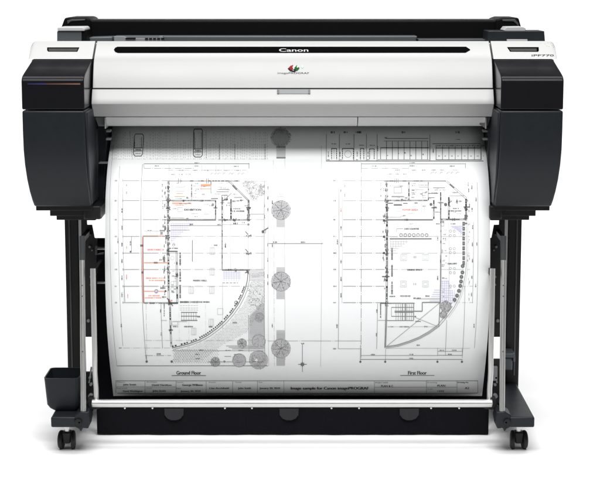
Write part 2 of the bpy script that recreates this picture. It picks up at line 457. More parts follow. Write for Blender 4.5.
# basket rods
for s in (-1, 1):
    mx = lambda p: Vector((s * abs(p.x), p.y, p.z))
    a = mx(at(82.4, 259, .075)); c = mx(at(83.4, 413, -.035))
    def b(bm): tube(bm, [a, a.lerp(c, .33), a.lerp(c, .66), c], .0068, 24)
    rod = part("support_rod", b, M['silver'], P)
    a0 = mx(at(82.2, 236, .088))
    def b(bm): tube(bm, [a0, a + Vector((0, 0, -.003))], .0078, 20)
    part("rod_sleeve", b, M['dgrey'], rod)
    def b(bm): box(bm, a0.x - .006, a0.x + .006, a0.y, .203, a0.z - .016, a0.z - .002)
    part("pivot_arm", b, M['steel'], rod, bevel=.001)
    q0 = mx(at(92.9, 268.5, .035))
    def b(bm): box(bm, q0.x - .005, q0.x + .005, .037, .205, q0.z - .022, q0.z - .006)
    part("pivot_arm", b, M['steel'], P, bevel=.001)
    for t in (.17, .24, .60):
        def b(bm): q = a.lerp(c, t); tube(bm, [q + Vector((0, -.0078, 0)), q + Vector((0, .002, 0))], .0016, 10)
        part("rivet", b, M['dgrey'], rod)
    pts = [mx(at(x, y, Y)) for x, y, Y in ((92.9, 268.5, .035), (93.4, 300, .028), (94.1, 330, .02), (94.6, 352, .015), (94.8, 372, .012), (95.3, 380, .012), (96.0, 388, .010), (96.3, 402, .008))]
    def b(bm): tube(bm, pts, .0066, 24)
    br = part("basket_rod", b, M['silver'], P)
    # side plates of the basket
    def b(bm):
        xz = [(s * abs(X(p, q, .2)), Z(q, .2)) for p, q in ((81, 214), (86.5, 214), (87, 225), (92, 225), (94.5, 238), (97, 239), (97, 337), (82.5, 337))]
        prism_y(bm, xz, .20, .207)
    pl = part("side_plate", b, M['steel'], P, bevel=.001)
    for p, q, r in ((87.2, 234, .0022), (90.3, 235, .0016), (89.6, 247, .003), (92, 250.5, .0018), (90.8, 277, .003), (90.6, 285, .002), (88.2, 321, .004)):
            def b(bm): v = mx(at(p, q, .19)); tube(bm, [v, v + Vector((0, .012, 0))], r, 14)
            part("screw", b, M['grey'], pl)
    yq = 372 if s < 0 else 359
    def b(bm):
        xz = [(s * abs(X(p, q, .10)), Z(q, .10)) for p, q in ((84, yq), (97, yq), (97, 407), (90, 406), (86.5, 399), (84, 396))]
        prism_y(bm, xz, .10, .106)
    lp = part("lower_plate", b, M['steel'], P, bevel=.001)
    for p, q, r in ((89.6, 378, .003), (90.6, 385, .0035), (90.2, 396.5, .0055)):
        def b(bm): v = mx(at(p, q, .085)); tube(bm, [v, v + Vector((0, .02, 0))], r, 14)
        part("pivot_pin", b, M['grey'], lp, bevel=.0005)
    def b(bm): tube(bm, [mx(at(89, 383, .09)), mx(at(91.5, 367, .09))], .0022, 10)
    part("link_bar", b, M['grey'], lp)
    if s > 0:
        v0 = at(492.4, 366, .095); 
        def b(bm): box(bm, v0.x, X(497.2, 366, .095), .085, .098, Z(380, .095), Z(366, .095))
        part("link_plate", b, M['grey'], lp, bevel=.001)
        # grey knob on the leg
        k0 = at(503, 361, .26)
        def b(bm):
            box(bm, k0.x, X(512, 361, .25), .24, .299, Z(369.5, .25), Z(357, .25))
            box(bm, k0.x, X(514.2, 361, .25), .235, .299, Z(357, .25), Z(352.3, .25))
            box(bm, X(512.2, 357, .25), X(514.6, 357, .25), .235, .27, Z(361, .25), Z(354, .25))
        part("height_knob", b, M['slate2'], P, bevel=.003)

# cross rods
def b(bm): tube(bm, [at(94.5, 248.4, .26), at(484, 248.4, .26)], .0042, 20)
part("cross_rod", b, M['silver'], P)
def b(bm): tube(bm, [at(89, 282.6, .26), at(484, 282.6, .26)], .0036, 20)
part("cross_rod", b, M['silver'], P)
def b(bm): prism_y(bm, pxz([(95.2, 246), (97, 246), (97, 254), (103.5, 252.8), (103.5, 254.4), (95.2, 255)], .178), .178, .186)
part("rod_bracket", b, M['dgrey'], P)
YR = -.004
def b(bm): tube(bm, [at(91.8, 403.3, YR), at(93, 403.3, YR), at(491, 403.3, YR), at(492.4, 403.3, YR)], .0098, 32)
fr = part("front_rod", b, M['silver'], P, bevel=.002)
for s, p in ((-1, 93), (1, 491)):
    def b(bm):
        q = at(p, 406, YR + .004)
        xz = [(q.x + s * a, q.z + c) for a, c in ((.012, .02), (.012, -.0), (.004, -.010), (-.012, -.008), (-.022, -.003), (-.010, .006), (.0, .02))]
        prism_y(bm, xz, YR + .003, YR + .03)
    part("end_fitting", b, M['steel'], fr, bevel=.001)
for p in (125, 152.6, 225, 252, 331.5, 359, 431, 459):
    def b(bm): q = at(p, 407.9, YR); tube(bm, [q + Vector((0, -.004, 0)), q + Vector((0, .004, 0))], .0022, 10)
    part("rod_clip", b, M['silver'], fr)

# fabric basket: back sheet, belly, front skirt
BK = [(.300, Z(238, .30)), (.31, Z(300, .31)), (.30, Z(360, .3)), (.27, Z(400, .27)), (.20, .012), (.141, Z(434.3, .137)), (.1375, Z(433, .135)), (.137, Z(420, .135)), (.136, Z(400.5, .135))]
bm = bmesh.new()
xl, xr = X(96.8, 420, .135), X(488.7, 420, .135)
NX = 90
rws = []
pts = []
for i in range(len(BK) - 1):
    for k in range(6):
        t = k / 6; pts.append((BK[i][0] * (1 - t) + BK[i + 1][0] * t, BK[i][1] * (1 - t) + BK[i + 1][1] * t))
pts.append(BK[-1])
for j, (y, z) in enumerate(pts):
    row = []
    for i in range(NX + 1):
        t = i / NX; x = xl + (xr - xl) * t
        f_ = min(1, max(0, (j - 16) / 8)); x = (X(92.6, 300, .3) + (X(492.4, 300, .3) - X(92.6, 300, .3)) * t) * (1 - f_) + x * f_
        wv = .0010 * math.sin(t * 43 + j * .1) + .0009 * math.sin(t * 97 + 2) if j > 24 else 0
        row.append(bm.verts.new((x, y + wv * .8, z + (.0006 * math.sin(t * 17) + .0004 * math.sin(t * 61) if 28 < j < 48 else 0))))
    rws.append(row)
for a, c in zip(rws, rws[1:]):
    for i in range(NX): bm.faces.new((a[i], a[i + 1], c[i + 1], c[i]))
bag = finish("basket_cloth", bm, M['cloth'], P, solid=.001)
bag["label"] = "black fabric catch basket"
for p in (174, 289, 409.3):
    def b(bm):
        c0 = [(p - 9.6, 408.6), (p + 9.6, 408.6), (p + 9.4, 415), (p + 6.5, 418.6), (p + 2.5, 420.2), (p - 2.5, 420.2), (p - 6.5, 418.6), (p - 9.4, 415)]
        prism_y(bm, pxz(c0, .131), .1305, .1315)
    part("fabric_tab", b, M['clothtab'], P)

# storage tray on the left foot
YT0, YT1 = .006, .125
xa, xb = -.6185, -.530
zt = Z(378.6, YT0); zb_ = Z(417.3, -.047) + .0008
bm = bmesh.new()
def ring(dx, z, inset=0, yo=0, corner=.012):
    x0, x1, y0, y1 = xa + dx + inset, xb - inset, YT0 + inset + yo, YT1 - inset
    out = []
    for cx_, cy_, a0 in ((x0 + corner, y0 + corner, 180), (x1 - corner, y0 + corner, 270), (x1 - corner, y1 - corner, 0), (x0 + corner, y1 - corner, 90)):
        for k in range(5):
            a = math.radians(a0 + k * 22.5); out.append(bm.verts.new((cx_ + corner * math.cos(a), cy_ + corner * math.sin(a), z)))
    return out
rings = [ring(.016, zb_, .006), ring(.011, zb_ + .006, .002), ring(.006, zb_ + .016), ring(0, zt), ring(.0, zt, .0028), ring(.008, zb_ + .012, .004)]
for a, c in zip(rings, rings[1:]):
    n = len(a)
    for k in range(n): bm.faces.new((a[k], a[(k + 1) % n], c[(k + 1) % n], c[k]))
bm.faces.new(rings[0]); bm.faces.new(rings[-1])
finish("storage_tray", bm, M['slate'], P, label="open slate storage tray on the left foot")

# ================================================================ the printed sheet
PT = [(119, .325), (126, .300), (140, .256), (155, .206), (170, .163), (185, .134), (200, .113), (250, .083), (290, .078), (325, .092), (355, .128), (375, .165), (397, .210)]
py_ = smooth_interp(PT)
sheet_root = bpy.data.objects.new("printed_sheet", None); col.objects.link(sheet_root)
sheet_root.location = at(297, 395, .205)
sheet_root["label"] = "large white sheet printed with two architectural floor plans, coming out under the white cover"
sheet_root["category"] = "paper sheet"
def link_sheet(o):
    o.parent = sheet_root; o.matrix_parent_inverse = Matrix.Translation(-sheet_root.location)
PXL = X(105.2, 250, .088); PXR = X(490.0, 250, .088)
bm = bmesh.new(); rws = []
r = 121.0
while r <= 396.01:
    y = py_(r); z = Z(r, y)
    rws.append([bm.verts.new((PXL + (PXR - PXL) * i / 24, y, z)) for i in range(25)]); r += 2.75
for a, c in zip(rws, rws[1:]):
    for i in range(24): bm.faces.new((a[i], a[i + 1], c[i + 1], c[i]))
o = finish("paper", bm, M['paper'], None, solid=.0003); link_sheet(o)

INK = {'k': mat("ink_black", (.03, .03, .03), .7), 'd': mat("ink_dark_grey", (.13, .13, .13), .7), 'g': mat("ink_grey", (.26, .26, .26), .7),
       'l': mat("ink_light_grey", (.46, .46, .47), .7), 'o': mat("ink_orange", (.78, .30, .18), .7), 't': mat("ink_tan", (.55, .36, .2), .7),
       'v': mat("ink_lavender", (.60, .58, .76), .7), 'r': mat("ink_red", (.75, .22, .2), .7), 'p': mat("ink_pale", (.64, .64, .65), .7),
       'b': mat("ink_brown", (.36, .2, .18), .7)}
KEYS = list(INK)
class Draw:
    def __init__(s): s.bm = bmesh.new(); s.n = 0
    def off(s):
        s.n += 1; return .0005 + (s.n % 61) * .000012
    def P(s, px, py, o):
        y = py_(py); p = at(px, py, y); return (p.x, y - o, p.z)
    def face(s, pts, c, o=None):
        o = o or s.off()
        try:
            f = s.bm.faces.new([s.bm.verts.new(s.P(x, y, o)) for x, y in pts]); f.material_index = KEYS.index(c)
        except ValueError: pass
    def L(s, x1, y1, x2, y2, w=.45, c='g'):
        """straight in the flat sheet"""
        X1 = at(x1, y1, py_(y1)).x; X2 = at(x2, y2, py_(y2)).x
        o = s.off(); n = max(1, int(abs(y2 - y1) / 3))
        dx, dy = x2 - x1, y2 - y1; l = math.hypot(dx, dy) or 1
        nx, ny = -dy / l * w / 2, dx / l * w / 2
        sc = .00243
        prev = None
        for i in range(n + 1):
            t = i / n; yy = y1 + dy * t; xw = X1 + (X2 - X1) * t
            def q(sg):
                yr = yy + ny * sg; yd = py_(yr); return s.bm.verts.new((xw + nx * sg * sc, yd - o, Z(yr, yd)))
            cur = (q(1), q(-1))
            if prev:
                f = s.bm.faces.new((prev[0], cur[0], cur[1], prev[1])); f.material_index = KEYS.index(c)
            prev = cur
    def dash(s, x1, y1, x2, y2, w=.4, c='l', on=7, gap=1.2, dot=True):
        l = math.hypot(x2 - x1, y2 - y1); t = 0
        ux, uy = (x2 - x1) / l, (y2 - y1) / l
        while t < l:
            e = min(t + on, l); s.L(x1 + ux * t, y1 + uy * t, x1 + ux * e, y1 + uy * e, w, c); t = e + gap
            if dot and t + .8 < l:
                s.L(x1 + ux * t, y1 + uy * t, x1 + ux * (t + .8), y1 + uy * (t + .8), w, c); t += .8 + gap
    def R(s, x1, y1, x2, y2, w=.4, c='g'):
        s.L(x1, y1, x2, y1, w, c); s.L(x1, y2, x2, y2, w, c); s.L(x1, y1, x1, y2, w, c); s.L(x2, y1, x2, y2, w, c)
    def C(s, x, y, r, w=.35, c='g', n=14, a0=0, a1=360):
        p = [(x + r * math.cos(math.radians(a0 + (a1 - a0) * k / n)), y + r * math.sin(math.radians(a0 + (a1 - a0) * k / n))) for k in range(n + 1)]
        for a, b_ in zip(p, p[1:]): s.L(*a, *b_, w, c)
    def disc(s, x, y, r, c='g', n=12):
        s.face([(x + r * math.cos(2 * math.pi * k / n), y + r * math.sin(2 * math.pi * k / n)) for k in range(n)], c)
    def mt(s, x, y, w, h=1.6, c='d', v=False, d=.9):
        """row of tiny figures (dimension numbers too small to read)"""
        t = -w / 2
        while t < w / 2:
            g = random.uniform(.35, .7); hh = h * random.uniform(.55, 1)
            kind = random.random()
            a = x + t if not v else x - hh / 2; b_ = y - hh / 2 if not v else y + t
            if not v: s.face([(a, b_), (a + g, b_), (a + g, b_ + hh), (a, b_ + hh)], c)
            else: s.face([(a, b_), (a + hh, b_), (a + hh, b_ + g), (a, b_ + g)], c)
            t += g + random.uniform(.15, .45) * d
            if kind > .86: t += .6
    def poly(s, pts, w=.5, c='g'):
        for a, b_ in zip(pts, pts[1:]): s.L(*a, *b_, w, c)
    def text(s, t, x0, x1, yb, cap, c='k', bold=0):
        for q in range(2 if bold else 1):
            pts, fs = text_px(t, x0 + q * bold, x1 + q * bold, yb, cap); o = .0011 + q * .00005
            vv = [s.bm.verts.new(s.P(x, y, o)) for x, y in pts]
            for f in fs:
                try: fc = s.bm.faces.new([vv[i] for i in f]); fc.material_index = KEYS.index(c)
                except ValueError: pass
    def tree(s, x, y, r, c='g', dens=1.0, spokes=True):
        s.disc(x, y, r * .93, 'l' if c != 'k' else 'd', 20)
        for k in range(int(26 * r * dens)):
            a = random.random() * 6.283; q = r * math.sqrt(random.random()) * random.choice((1, 1, 1, 1.06))
            cx_, cy_ = x + q * math.cos(a), y + q * math.sin(a); b_ = random.random() * 6.283; l = random.uniform(.35, .9)
            s.L(cx_, cy_, cx_ + l * math.cos(b_), cy_ + l * math.sin(b_), random.uniform(.25, .5), random.choice((c, c, 'd' if c != 'k' else 'k', 'p' if c != 'k' else 'g')))
        if spokes:
            for k in range(7):
                a = k * .9 + .3; s.L(x, y, x + r * .9 * math.cos(a), y + r * .9 * math.sin(a), .35, 'd')
        s.C(x, y, r, .3, 'g', 22)
    def done(s, name, label=None):
        o = finish(name, s.bm, [INK[k] for k in KEYS], None, smooth=False, label=label); link_sheet(o)
        return o

def inside(x, y, poly):
    c = False; n = len(poly)
    for i in range(n):
        x1, y1 = poly[i]; x2, y2 = poly[i - 1]
        if (y1 > y) != (y2 > y) and x < (x2 - x1) * (y - y1) / (y2 - y1) + x1: c = not c
    return c
def wallv(d, x, y1, y2, w=1.0, c='d', busy=.5, x2=None):
    x2 = x if x2 is None else x2
    d.L(x - w * .45, y1, x2 - w * .45, y2, .4, c); d.L(x + w * .45, y1, x2 + w * .45, y2, .4, c)
    y = y1
    while y < y2 - 1:
        l = random.uniform(1, 4); xx = x + (x2 - x) * (y - y1) / max(1, y2 - y1)
        if random.random() < busy: d.L(xx, y, xx, min(y + l, y2), w * .9, random.choice(('k', 'd', 'g')))
        y += l + random.uniform(.3, 1.5)
def wallh(d, x1, x2, y, w=1.0, c='d', busy=.5):
    d.L(x1, y - w * .45, x2, y - w * .45, .35, c); d.L(x1, y + w * .45, x2, y + w * .45, .35, c)
    x = x1
    while x < x2 - 1:
        l = random.uniform(1, 4)
        if random.random() < busy: d.L(x, y, min(x + l, x2), y, w * .9, random.choice(('d', 'd', 'g')))
        x += l + random.uniform(.3, 1.5)
def node(d, x, y, r=1.6, c='k'):
    for k in range(9):
        a = random.random() * 6.283; b_ = random.random() * 6.283; q = r * random.random()
        d.L(x + q * math.cos(a), y + q * math.sin(a), x + r * math.cos(b_), y + r * math.sin(b_), .4, random.choice((c, 'd', 'd')))

GR = [180.5, 200.5, 219.5, 236.3, 253, 269.4, 286.2, 302.6]
# ---------------- ground floor plan
d = Draw()
d.L(113.6, 146, 116.8, 366, .35, 'g'); d.L(119.9, 166, 123, 346, .35, 'g'); d.L(123.2, 182, 125, 302, .35, 'g')
d.L(142.6, 164, 146.2, 360, .5, 'g'); d.dash(146, 303, 147, 362, .35, 'l')
for y in GR: d.dash(123.5, y, 168, y, .45, 'g', on=16); 
for y in GR[2:7]: d.dash(170, y, 264, y, .4, 'l', on=9)
d.dash(123, 348, 170, 348, .35, 'l'); d.dash(145, 340.5, 268, 340.5, .35, 'l')
for i, y in enumerate(GR):
    d.mt(115.8, y, 2, 1.6, 'g', v=False); d.L(123, y - 1, 123, y + 1, .5, 'd')
for y in (210, 227.5, 244.5, 261, 277.5, 294.5): d.mt(122, y, 3.6, 1.5, 'd', v=True)
d.mt(118, 240.5, 5, 1.4, 'g', v=True); d.mt(121.4, 325.5, 3, 1.5, 'd', v=True)
for y in (185, 192.5): d.mt(126.6, y, 2, 1, 'g', v=True)
d.L(131.5, 236.3, 131.5, 252, .5, 'g'); d.mt(130.4, 243, 4, 1.4, 'd', v=True); d.disc(130.5, 251.6, .9, 'd')
d.mt(126.6, 248, 4, .9, 't', v=True); d.mt(126.6, 277, 5, .9, 'r', v=True); d.mt(127.8, 296, 4, .9, 'r', v=True)
d.L(124.2, 303, 124.2, 285, .3, 'g')
# upper dimension chains
d.L(144, 163.7, 248.8, 163.7, .45, 'd'); d.L(144, 163.7, 144, 168, .4, 'g'); d.L(249, 163, 249, 168.5, .5, 'd')
d.dash(144, 168.3, 194, 168.3, .35, 'g'); d.dash(168, 170, 248, 170, .3, 'l', on=5)
for x, y in ((157, 165.8), (196.5, 162.8), (196.5, 166), (236, 166.3)): d.mt(x, y, 4.2, 1.3, 'd')
for x in (181, 195, 206, 217, 226, 238.5): d.mt(x, 170.2, 4, 1.2, 'g')
for x in (173, 180.6, 188): d.mt(x, 174.2, 4, 1.2, 'g')
d.dash(170, 176.5, 200, 176.5, .3, 'p', on=4)
for x in (212, 216, 219, 224, 230, 233, 239, 243): d.L(x - 1.5, 174.5, x + .5, 172.6, .4, 'g'); d.L(x + .6, 172.6, x + 2.4, 173.8, .35, 'l')
for x in (169.2, 202, 216, 224, 231.5): d.L(x, 165, x, 181, .3, 'l')
# walls of the top rooms
wallh(d, 168, 240, 180.8, 1.0, 'g', .35)
for x in (178.5, 180.5, 206.5, 208.5): d.L(x, 178.2, x, 183.4, .5, 'd')
d.L(240, 180.8, 249, 200.5, .0, 'g') if False else None
d.L(228, 180.8, 247.6, 200.2, .6, 'g'); d.L(229.4, 180.4, 249, 200, .5, 'g'); d.L(232.5, 185.2, 236.8, 189.6, 1.4, 'd')
d.L(222, 202, 231.5, 193, .5, 'g'); d.mt(235.5, 194, 4, 1.4, 'g')
wallv(d, 168.3, 180.5, 200, 1.3, 'g', .4); wallv(d, 168.2, 200, 303, 1.5, 'k', .75, x2=169)
wallv(d, 191.6, 182, 200, 1.1, 'g', .6); wallh(d, 169, 216, 200.4, .8, 'g', .5)
d.R(170, 184, 190, 198, .0001, 'p') if False else None
for y in (183, 187, 191, 195, 198): node(d, 168.4 + random.uniform(-.5, .5), y, 1.6, 'd')
for y in (200.4, 208.5): node(d, 168.4, y, 2.6, 'k')
for y in (217.5, 219.8, 231, 236.5, 244, 250, 254, 268, 272.5): node(d, 168.6, y, 1.9, 'k')
for y in (217, 219.8): d.mt(165, y, 2, 1.3, 'k')
for y in (185, 190.5, 196.5): d.mt(162.4, y, 2.4, 1.2, 'g', v=True)
d.R(175.5, 187, 184, 191, .3, 'l'); d.L(174, 190, 174, 197, .3, 'l')
d.L(176, 193.2, 183, 193.2, .5, 't'); d.L(174.5, 196.4, 185, 196.4, .6, 't'); d.L(175, 198.3, 182, 198.3, .35, 'l')
d.L(172, 203.3, 191.5, 203.3, .8, 'o'); d.mt(179.5, 205, 9, 1.1, 'o'); d.L(172, 201.8, 182, 201.8, .3, 't')
d.face([(201, 184), (210.5, 184), (210.5, 186), (201, 186)], 'o'); d.L(200, 188.6, 211, 188.6, .5, 'o'); d.L(201, 184, 201, 190, .4, 'r')
d.mt(187.5, 197.5, 2.2, 2, 'd'); d.mt(203, 194.2, 2.4, 1.8, 'g'); d.disc(212.8, 204.5, 1.3, 'g'); d.mt(227.8, 205.2, 2.8, 1.8, 'd')
for x in (183.5, 199.5, 201.8): d.mt(x, 200.6, 1.6, 2.2, 'k')
for y in (183.4, 186, 190.6, 193.5, 197): d.mt(195 + random.uniform(-1, 2), y, 2.6, 1.1, 'g')
wallv(d, 211, 181, 192, .9, 'g', .6); d.L(211, 192, 211, 193.5, .6, 'd')
d.L(216.5, 191.5, 229, 191.5, .5, 'd'); d.L(218, 189.3, 228.4, 189.3, .7, 'g'); d.mt(224, 188, 8, .9, 'g'); d.mt(217.5, 193.8, 5, 1.3, 'g')
d.R(218, 183, 222, 187, .3, 'l'); d.L(211, 198.4, 218, 198.4, .6, 'd'); d.R(221.8, 195, 227.4, 200, .5, 'd'); d.L(224.6, 195, 224.6, 200, .4, 'g')
d.mt(226, 199.2, 4, 1.6, 'k')
wallv(d, 215.6, 200.5, 219, .9, 'k', .6); wallv(d, 222.2, 197, 219, 1.1, 'k', .7); wallv(d, 231, 199, 219, 1.3, 'k', .8)
d.L(213.4, 207.8, 217.6, 207.8, .6, 'k'); d.L(220, 202.6, 224.4, 202.6, .5, 'd')
for x in (234, 238, 241.5): d.mt(x, 200.8 + random.uniform(-1.5, 1.5), 3, 1.8, 'k')
d.mt(236.5, 208.6, 6.5, 1.2, 'k'); d.mt(238, 211, 12, 1.6, 'k'); d.L(234, 197.2, 242, 197.2, .5, 'g')
wallv(d, 248.6, 200, 219, 1.5, 'k', .8); d.L(246, 207.4, 251, 207.4, .7, 'k'); node(d, 248.6, 208.8, 2, 'k'); node(d, 248.6, 216, 2, 'k')
d.R(177.6, 207.5, 182.4, 211.4, .35, 'l'); d.text("EXHIBITION", 184.2, 201, 210.4, 1.7, 'k', .2)
for x in (191, 193.4, 204, 207.4, 209.2): d.L(x, 204, x, 214, .3, 'l')
d.L(204, 204.2, 209, 204.2, .3, 'l'); d.L(204, 214, 209, 214, .3, 'l'); d.mt(194, 213.4, 6, .9, 'l')
for k in range(14): d.C(171.5 + k * .95, 217.6, .5, .2, 'l', 6)
# heavy wall through the middle
d.L(168, 219.7, 216, 219.7, 1.5, 'g'); d.L(168, 219.2, 216, 219.2, .4, 'd'); wallh(d, 170, 188, 219.7, 1.3, 'd', .8); wallh(d, 218, 250, 219.8, 1.1, 'd', .6)
node(d, 187.5, 219.5, 1.7, 'k'); node(d, 235, 219.6, 2, 'k'); node(d, 248.6, 219, 2.2, 'k'); node(d, 224.8, 219.7, 1.4, 'k')
d.mt(191.8, 224.3, 4, 1.3, 'k'); d.L(170, 225.4, 222, 225.4, .4, 'g'); d.L(222, 224.4, 250, 224.4, .35, 'l')
d.mt(219, 224.4, 3.4, 1.2, 'k'); d.mt(235.4, 223.4, 4.4, 2, 'k'); d.disc(248.4, 224.4, 1, 'k'); d.mt(243.6, 222.6, 3, 1.4, 'g')
# lavender hatched corner
for k in range(9):
    y = 223.5 + k * 2.1; xe = 194 - k * 2.6; d.L(170.6, y, xe, y, .55, 'v')
for k in range(9):
    x = 171.5 + k * 2.2; ye = 243 - k * 2.1; d.L(x, 222.5, x, ye, .35, 'v')
d.L(171, 236.4, 182, 236.4, .4, 'g'); d.L(171, 230, 190, 230, .35, 'g')
d.L(192.4, 240, 192.4, 261.5, .6, 'd'); d.mt(173.6, 244.8, 2.6, 2, 'd'); d.mt(173.5, 248.2, 9, 1.6, 'k')
# inner corridor wall
wallv(d, 176.8, 251, 303, 1.5, 'd', .3, x2=177.4); d.L(169, 251.2, 177.5, 251.2, 1, 'd'); d.L(169, 303, 178, 303, 1.3, 'k')
for y in (274, 276): node(d, 176.8, y, 1.5, 'k')
for y0, y1 in ((252.5, 265), (269, 281), (285, 297.5)): d.mt(180.2, (y0 + y1) / 2, y1 - y0, 2.0, 'd', v=True, d=.7)
for y in (258, 283, 289): d.C(172.4, y, 1.8, .3, 'l', 10)
d.mt(166, 236.5, 3, 1.6, 'k', v=True); d.mt(165, 228, 5, 1.6, 'd', v=True); d.mt(164.6, 259, 5, 1.6, 'd', v=True); d.mt(164.6, 269, 6, 1.2, 'd', v=True); d.mt(163, 288, 5, 1.8, 'k'); d.mt(164, 297, 3.6, 1.6, 'k')
d.mt(161.4, 233, 2, 4, 'd'); d.mt(160.8, 259.8, 3, 2, 'g'); d.mt(149.6, 230.4, 3.6, 1.1, 'k'); d.mt(162, 230.4, 4.6, 1, 'k'); d.L(157.6, 231, 157.6, 236, .3, 'l'); d.L(144, 230.8, 165, 230.8, .3, 'l')
# orange zone
d.L(142.6, 236, 157.8, 236, 1.3, 't'); d.L(157.8, 236, 165, 236, .8, 'o'); d.L(143, 237, 143.8, 303, 1.1, 'b'); d.L(142.3, 237, 143.1, 303, .4, 'o')
d.mt(155.5, 249.6, 16, 1.6, 'r', d=.6); d.L(144, 262.6, 168, 262.6, .7, 'o'); d.mt(156, 262.6, 4, 2, 'k')
d.mt(155.4, 278, 19, 1.1, 'o', d=.4); d.mt(157, 280.4, 16, 1, 'o', d=.5); d.L(144, 291.2, 167, 291.2, .6, 'o'); d.disc(165.5, 291, .9, 'k')
d.face([(155, 289.4), (158.8, 291.2), (155, 293)], 'v'); d.C(156.3, 291.2, 1.7, .4, 'd', 8)
d.mt(154, 295.6, 11, 1.1, 'o', d=.5); d.mt(153, 297.8, 16, 1.1, 'o', d=.5); d.mt(141.8, 245.5, 3, 2.4, 'k'); d.mt(142.6, 272.4, 2, 3, 'k')
d.dash(144, 303, 170, 303, .9, 'd', on=4); d.mt(152, 303, 4.4, 2, 'k'); d.L(167, 298, 173, 306, .6, 'k'); d.mt(171.6, 300.5, 3, 1.6, 'r'); node(d, 170, 303.5, 2.2, 'k')
for y in (303.4, 320.5): d.L(161, y, 167, y, .35, 'g')
d.L(161, 304, 162.6, 348, .4, 'g'); d.mt(160.6, 311, 3, 1.3, 'd', v=True); d.mt(161.2, 334, 3, 1.4, 'd', v=True); d.mt(164.2, 310, 13, 1.3, 'd', v=True)
wallv(d, 170, 304, 347, 1.4, 'd', .6, x2=171.4); d.L(168.6, 330, 173, 330, .7, 'k'); node(d, 170.8, 330.5, 1.6, 'k')
# interior rooms
d.text("MAIN HALL", 193.2, 207, 281.2, 1.5, 'k', .2); d.mt(195, 302, 29, 1.7, 'd', d=.6); d.mt(184, 302, 8, 1.7, 'k')
for x, y in ((189, 290), (209.5, 290), (210, 251), (209.8, 271.5), (191.5, 331.5), (209, 322.5)):
    d.R(x, y - 3.4, x + 4.6, y + 3.4, .3, 'l'); d.L(x + 1.6, y - 3.4, x + 1.6, y + 3.4, .3, 'l'); d.L(x + 3.2, y - 3.4, x + 3.2, y + 3.4, .3, 'l')
d.text("", 0, 1, 0, 1) if False else None
for y in (305.5, 308, 310): d.dash(180, y, 198, y, .4, 'l', on=2, gap=.7, dot=False)
for k in range(7): d.L(181.6 + k * 2.4, 312, 181.6 + k * 2.4, 320.4, .35, 'g')
d.L(181, 312.4, 197.4, 312.4, .6, 'd'); d.L(181, 316.2, 197.4, 316.2, .6, 'd'); d.L(181, 320.4, 197.4, 320.4, .7, 'd'); d.mt(198.4, 316.6, 2.4, 1.6, 'k')
d.mt(175.5, 326.6, 5, 1.3, 'd'); d.mt(188.6, 326.6, 9, 1.4, 'k'); d.mt(210.5, 326.8, 3.2, 1.4, 'k'); d.L(173, 321.6, 187, 321.6, .35, 'g')
d.R(172, 321.5, 178, 325.2, .3, 'g'); d.R(217.5, 308.5, 223, 314.6, .35, 'l')
for x in (179, 188.6, 205.5): d.dash(x, 304, x + .5, 348, .3, 'p', on=5)
for k in range(26):
    x = random.uniform(170, 246); y = random.choice((183, 186, 189, 192, 195, 198, 203, 206, 209, 213, 216)) + random.uniform(-.6, .6)
    if x < 230 or y > 200: d.mt(x, y, random.uniform(1.4, 3.6), 1.1, random.choice(('g', 'g', 'd', 'l')))
for k in range(30):
    d.mt(165 + random.uniform(-2.4, 2.4), random.uniform(182, 302), random.uniform(1.4, 3), 1.2, random.choice(('g', 'd')), v=True)
for k in range(16):
    d.mt(173.4 + random.uniform(-2, 2), random.uniform(243, 300), 2, 1.2, random.choice(('g', 'l')))
for x in (150, 156, 162.5, 184, 200, 214): d.dash(x, 170 if x > 170 else 206, x + .2, 180 if x > 170 else 234, .25, 'l', on=3)
# right wing and curved wall
wallv(d, 222.2, 220, 269, .7, 'g', .35); d.mt(215.6, 245.2, 3.6, 1.8, 'd'); d.mt(225.4, 245.2, 4.4, 1.4, 'k', v=True)
d.L(230.4, 221, 230.4, 268, .3, 'l'); d.L(248.4, 221, 248.4, 268, .35, 'g'); d.L(248.4, 222, 248.4, 268, .35, 'l')
for y in (234.4, 252): d.L(245.4, y - 3, 248, y, .7, 'd'); d.mt(248.6, y + 1.4, 5, 2, 'k'); d.L(248, y + 3, 251, y, .5, 'd')
d.L(262, 231.5, 268.4, 227.6, 1, 'd'); d.disc(263, 231.6, 1.5, 'd'); d.L(265, 233.4, 266, 230, .6, 'g')
d.L(222, 269.8, 250, 269.8, 1.3, 'd'); d.mt(229, 269.7, 8, 1.8, 'k'); node(d, 235.4, 269.8, 1.8, 'k'); node(d, 248.2, 271.4, 2.2, 'k'); d.L(245, 273, 250, 270.4, .7, 'k')
for y in (272.4, 274, 276, 278): d.L(223, y, 241, y, .45, 'v')
for x in (224, 226.5, 229, 231.5, 234, 236.5, 239): d.L(x, 271, x, 281, .4, 'v')
d.dash(222.5, 282.8, 238, 282.8, .5, 'g', on=2.4, dot=False); d.L(222.6, 283, 222.6, 330, .3, 'l')
CV = [(248, 272), (247.4, 280), (245.6, 288), (242.4, 296), (238, 304.5), (232, 313), (225, 321), (217.5, 328), (208, 335), (198, 340.4), (187, 344.4), (172, 348)]
d.poly(CV, .7, 'd'); d.poly([(x + 1.8, y + 1.4) for x, y in CV], .45, 'g')
for i in range(2, 11):
    (xa_, ya_), (xb_, yb_) = CV[i], CV[i + 1] if i < 11 else CV[i]
    for k in range(5):
        t = k / 5; x = xa_ + (xb_ - xa_) * t - 1.4; y = ya_ + (yb_ - ya_) * t - 1.2
        if (i + k) % 6 != 0: d.L(x, y, x + (xb_ - xa_) * .12, y + (yb_ - ya_) * .12, 1.3, 'k')
d.C(236.2, 302.6, 1.6, .5, 'd', 10)
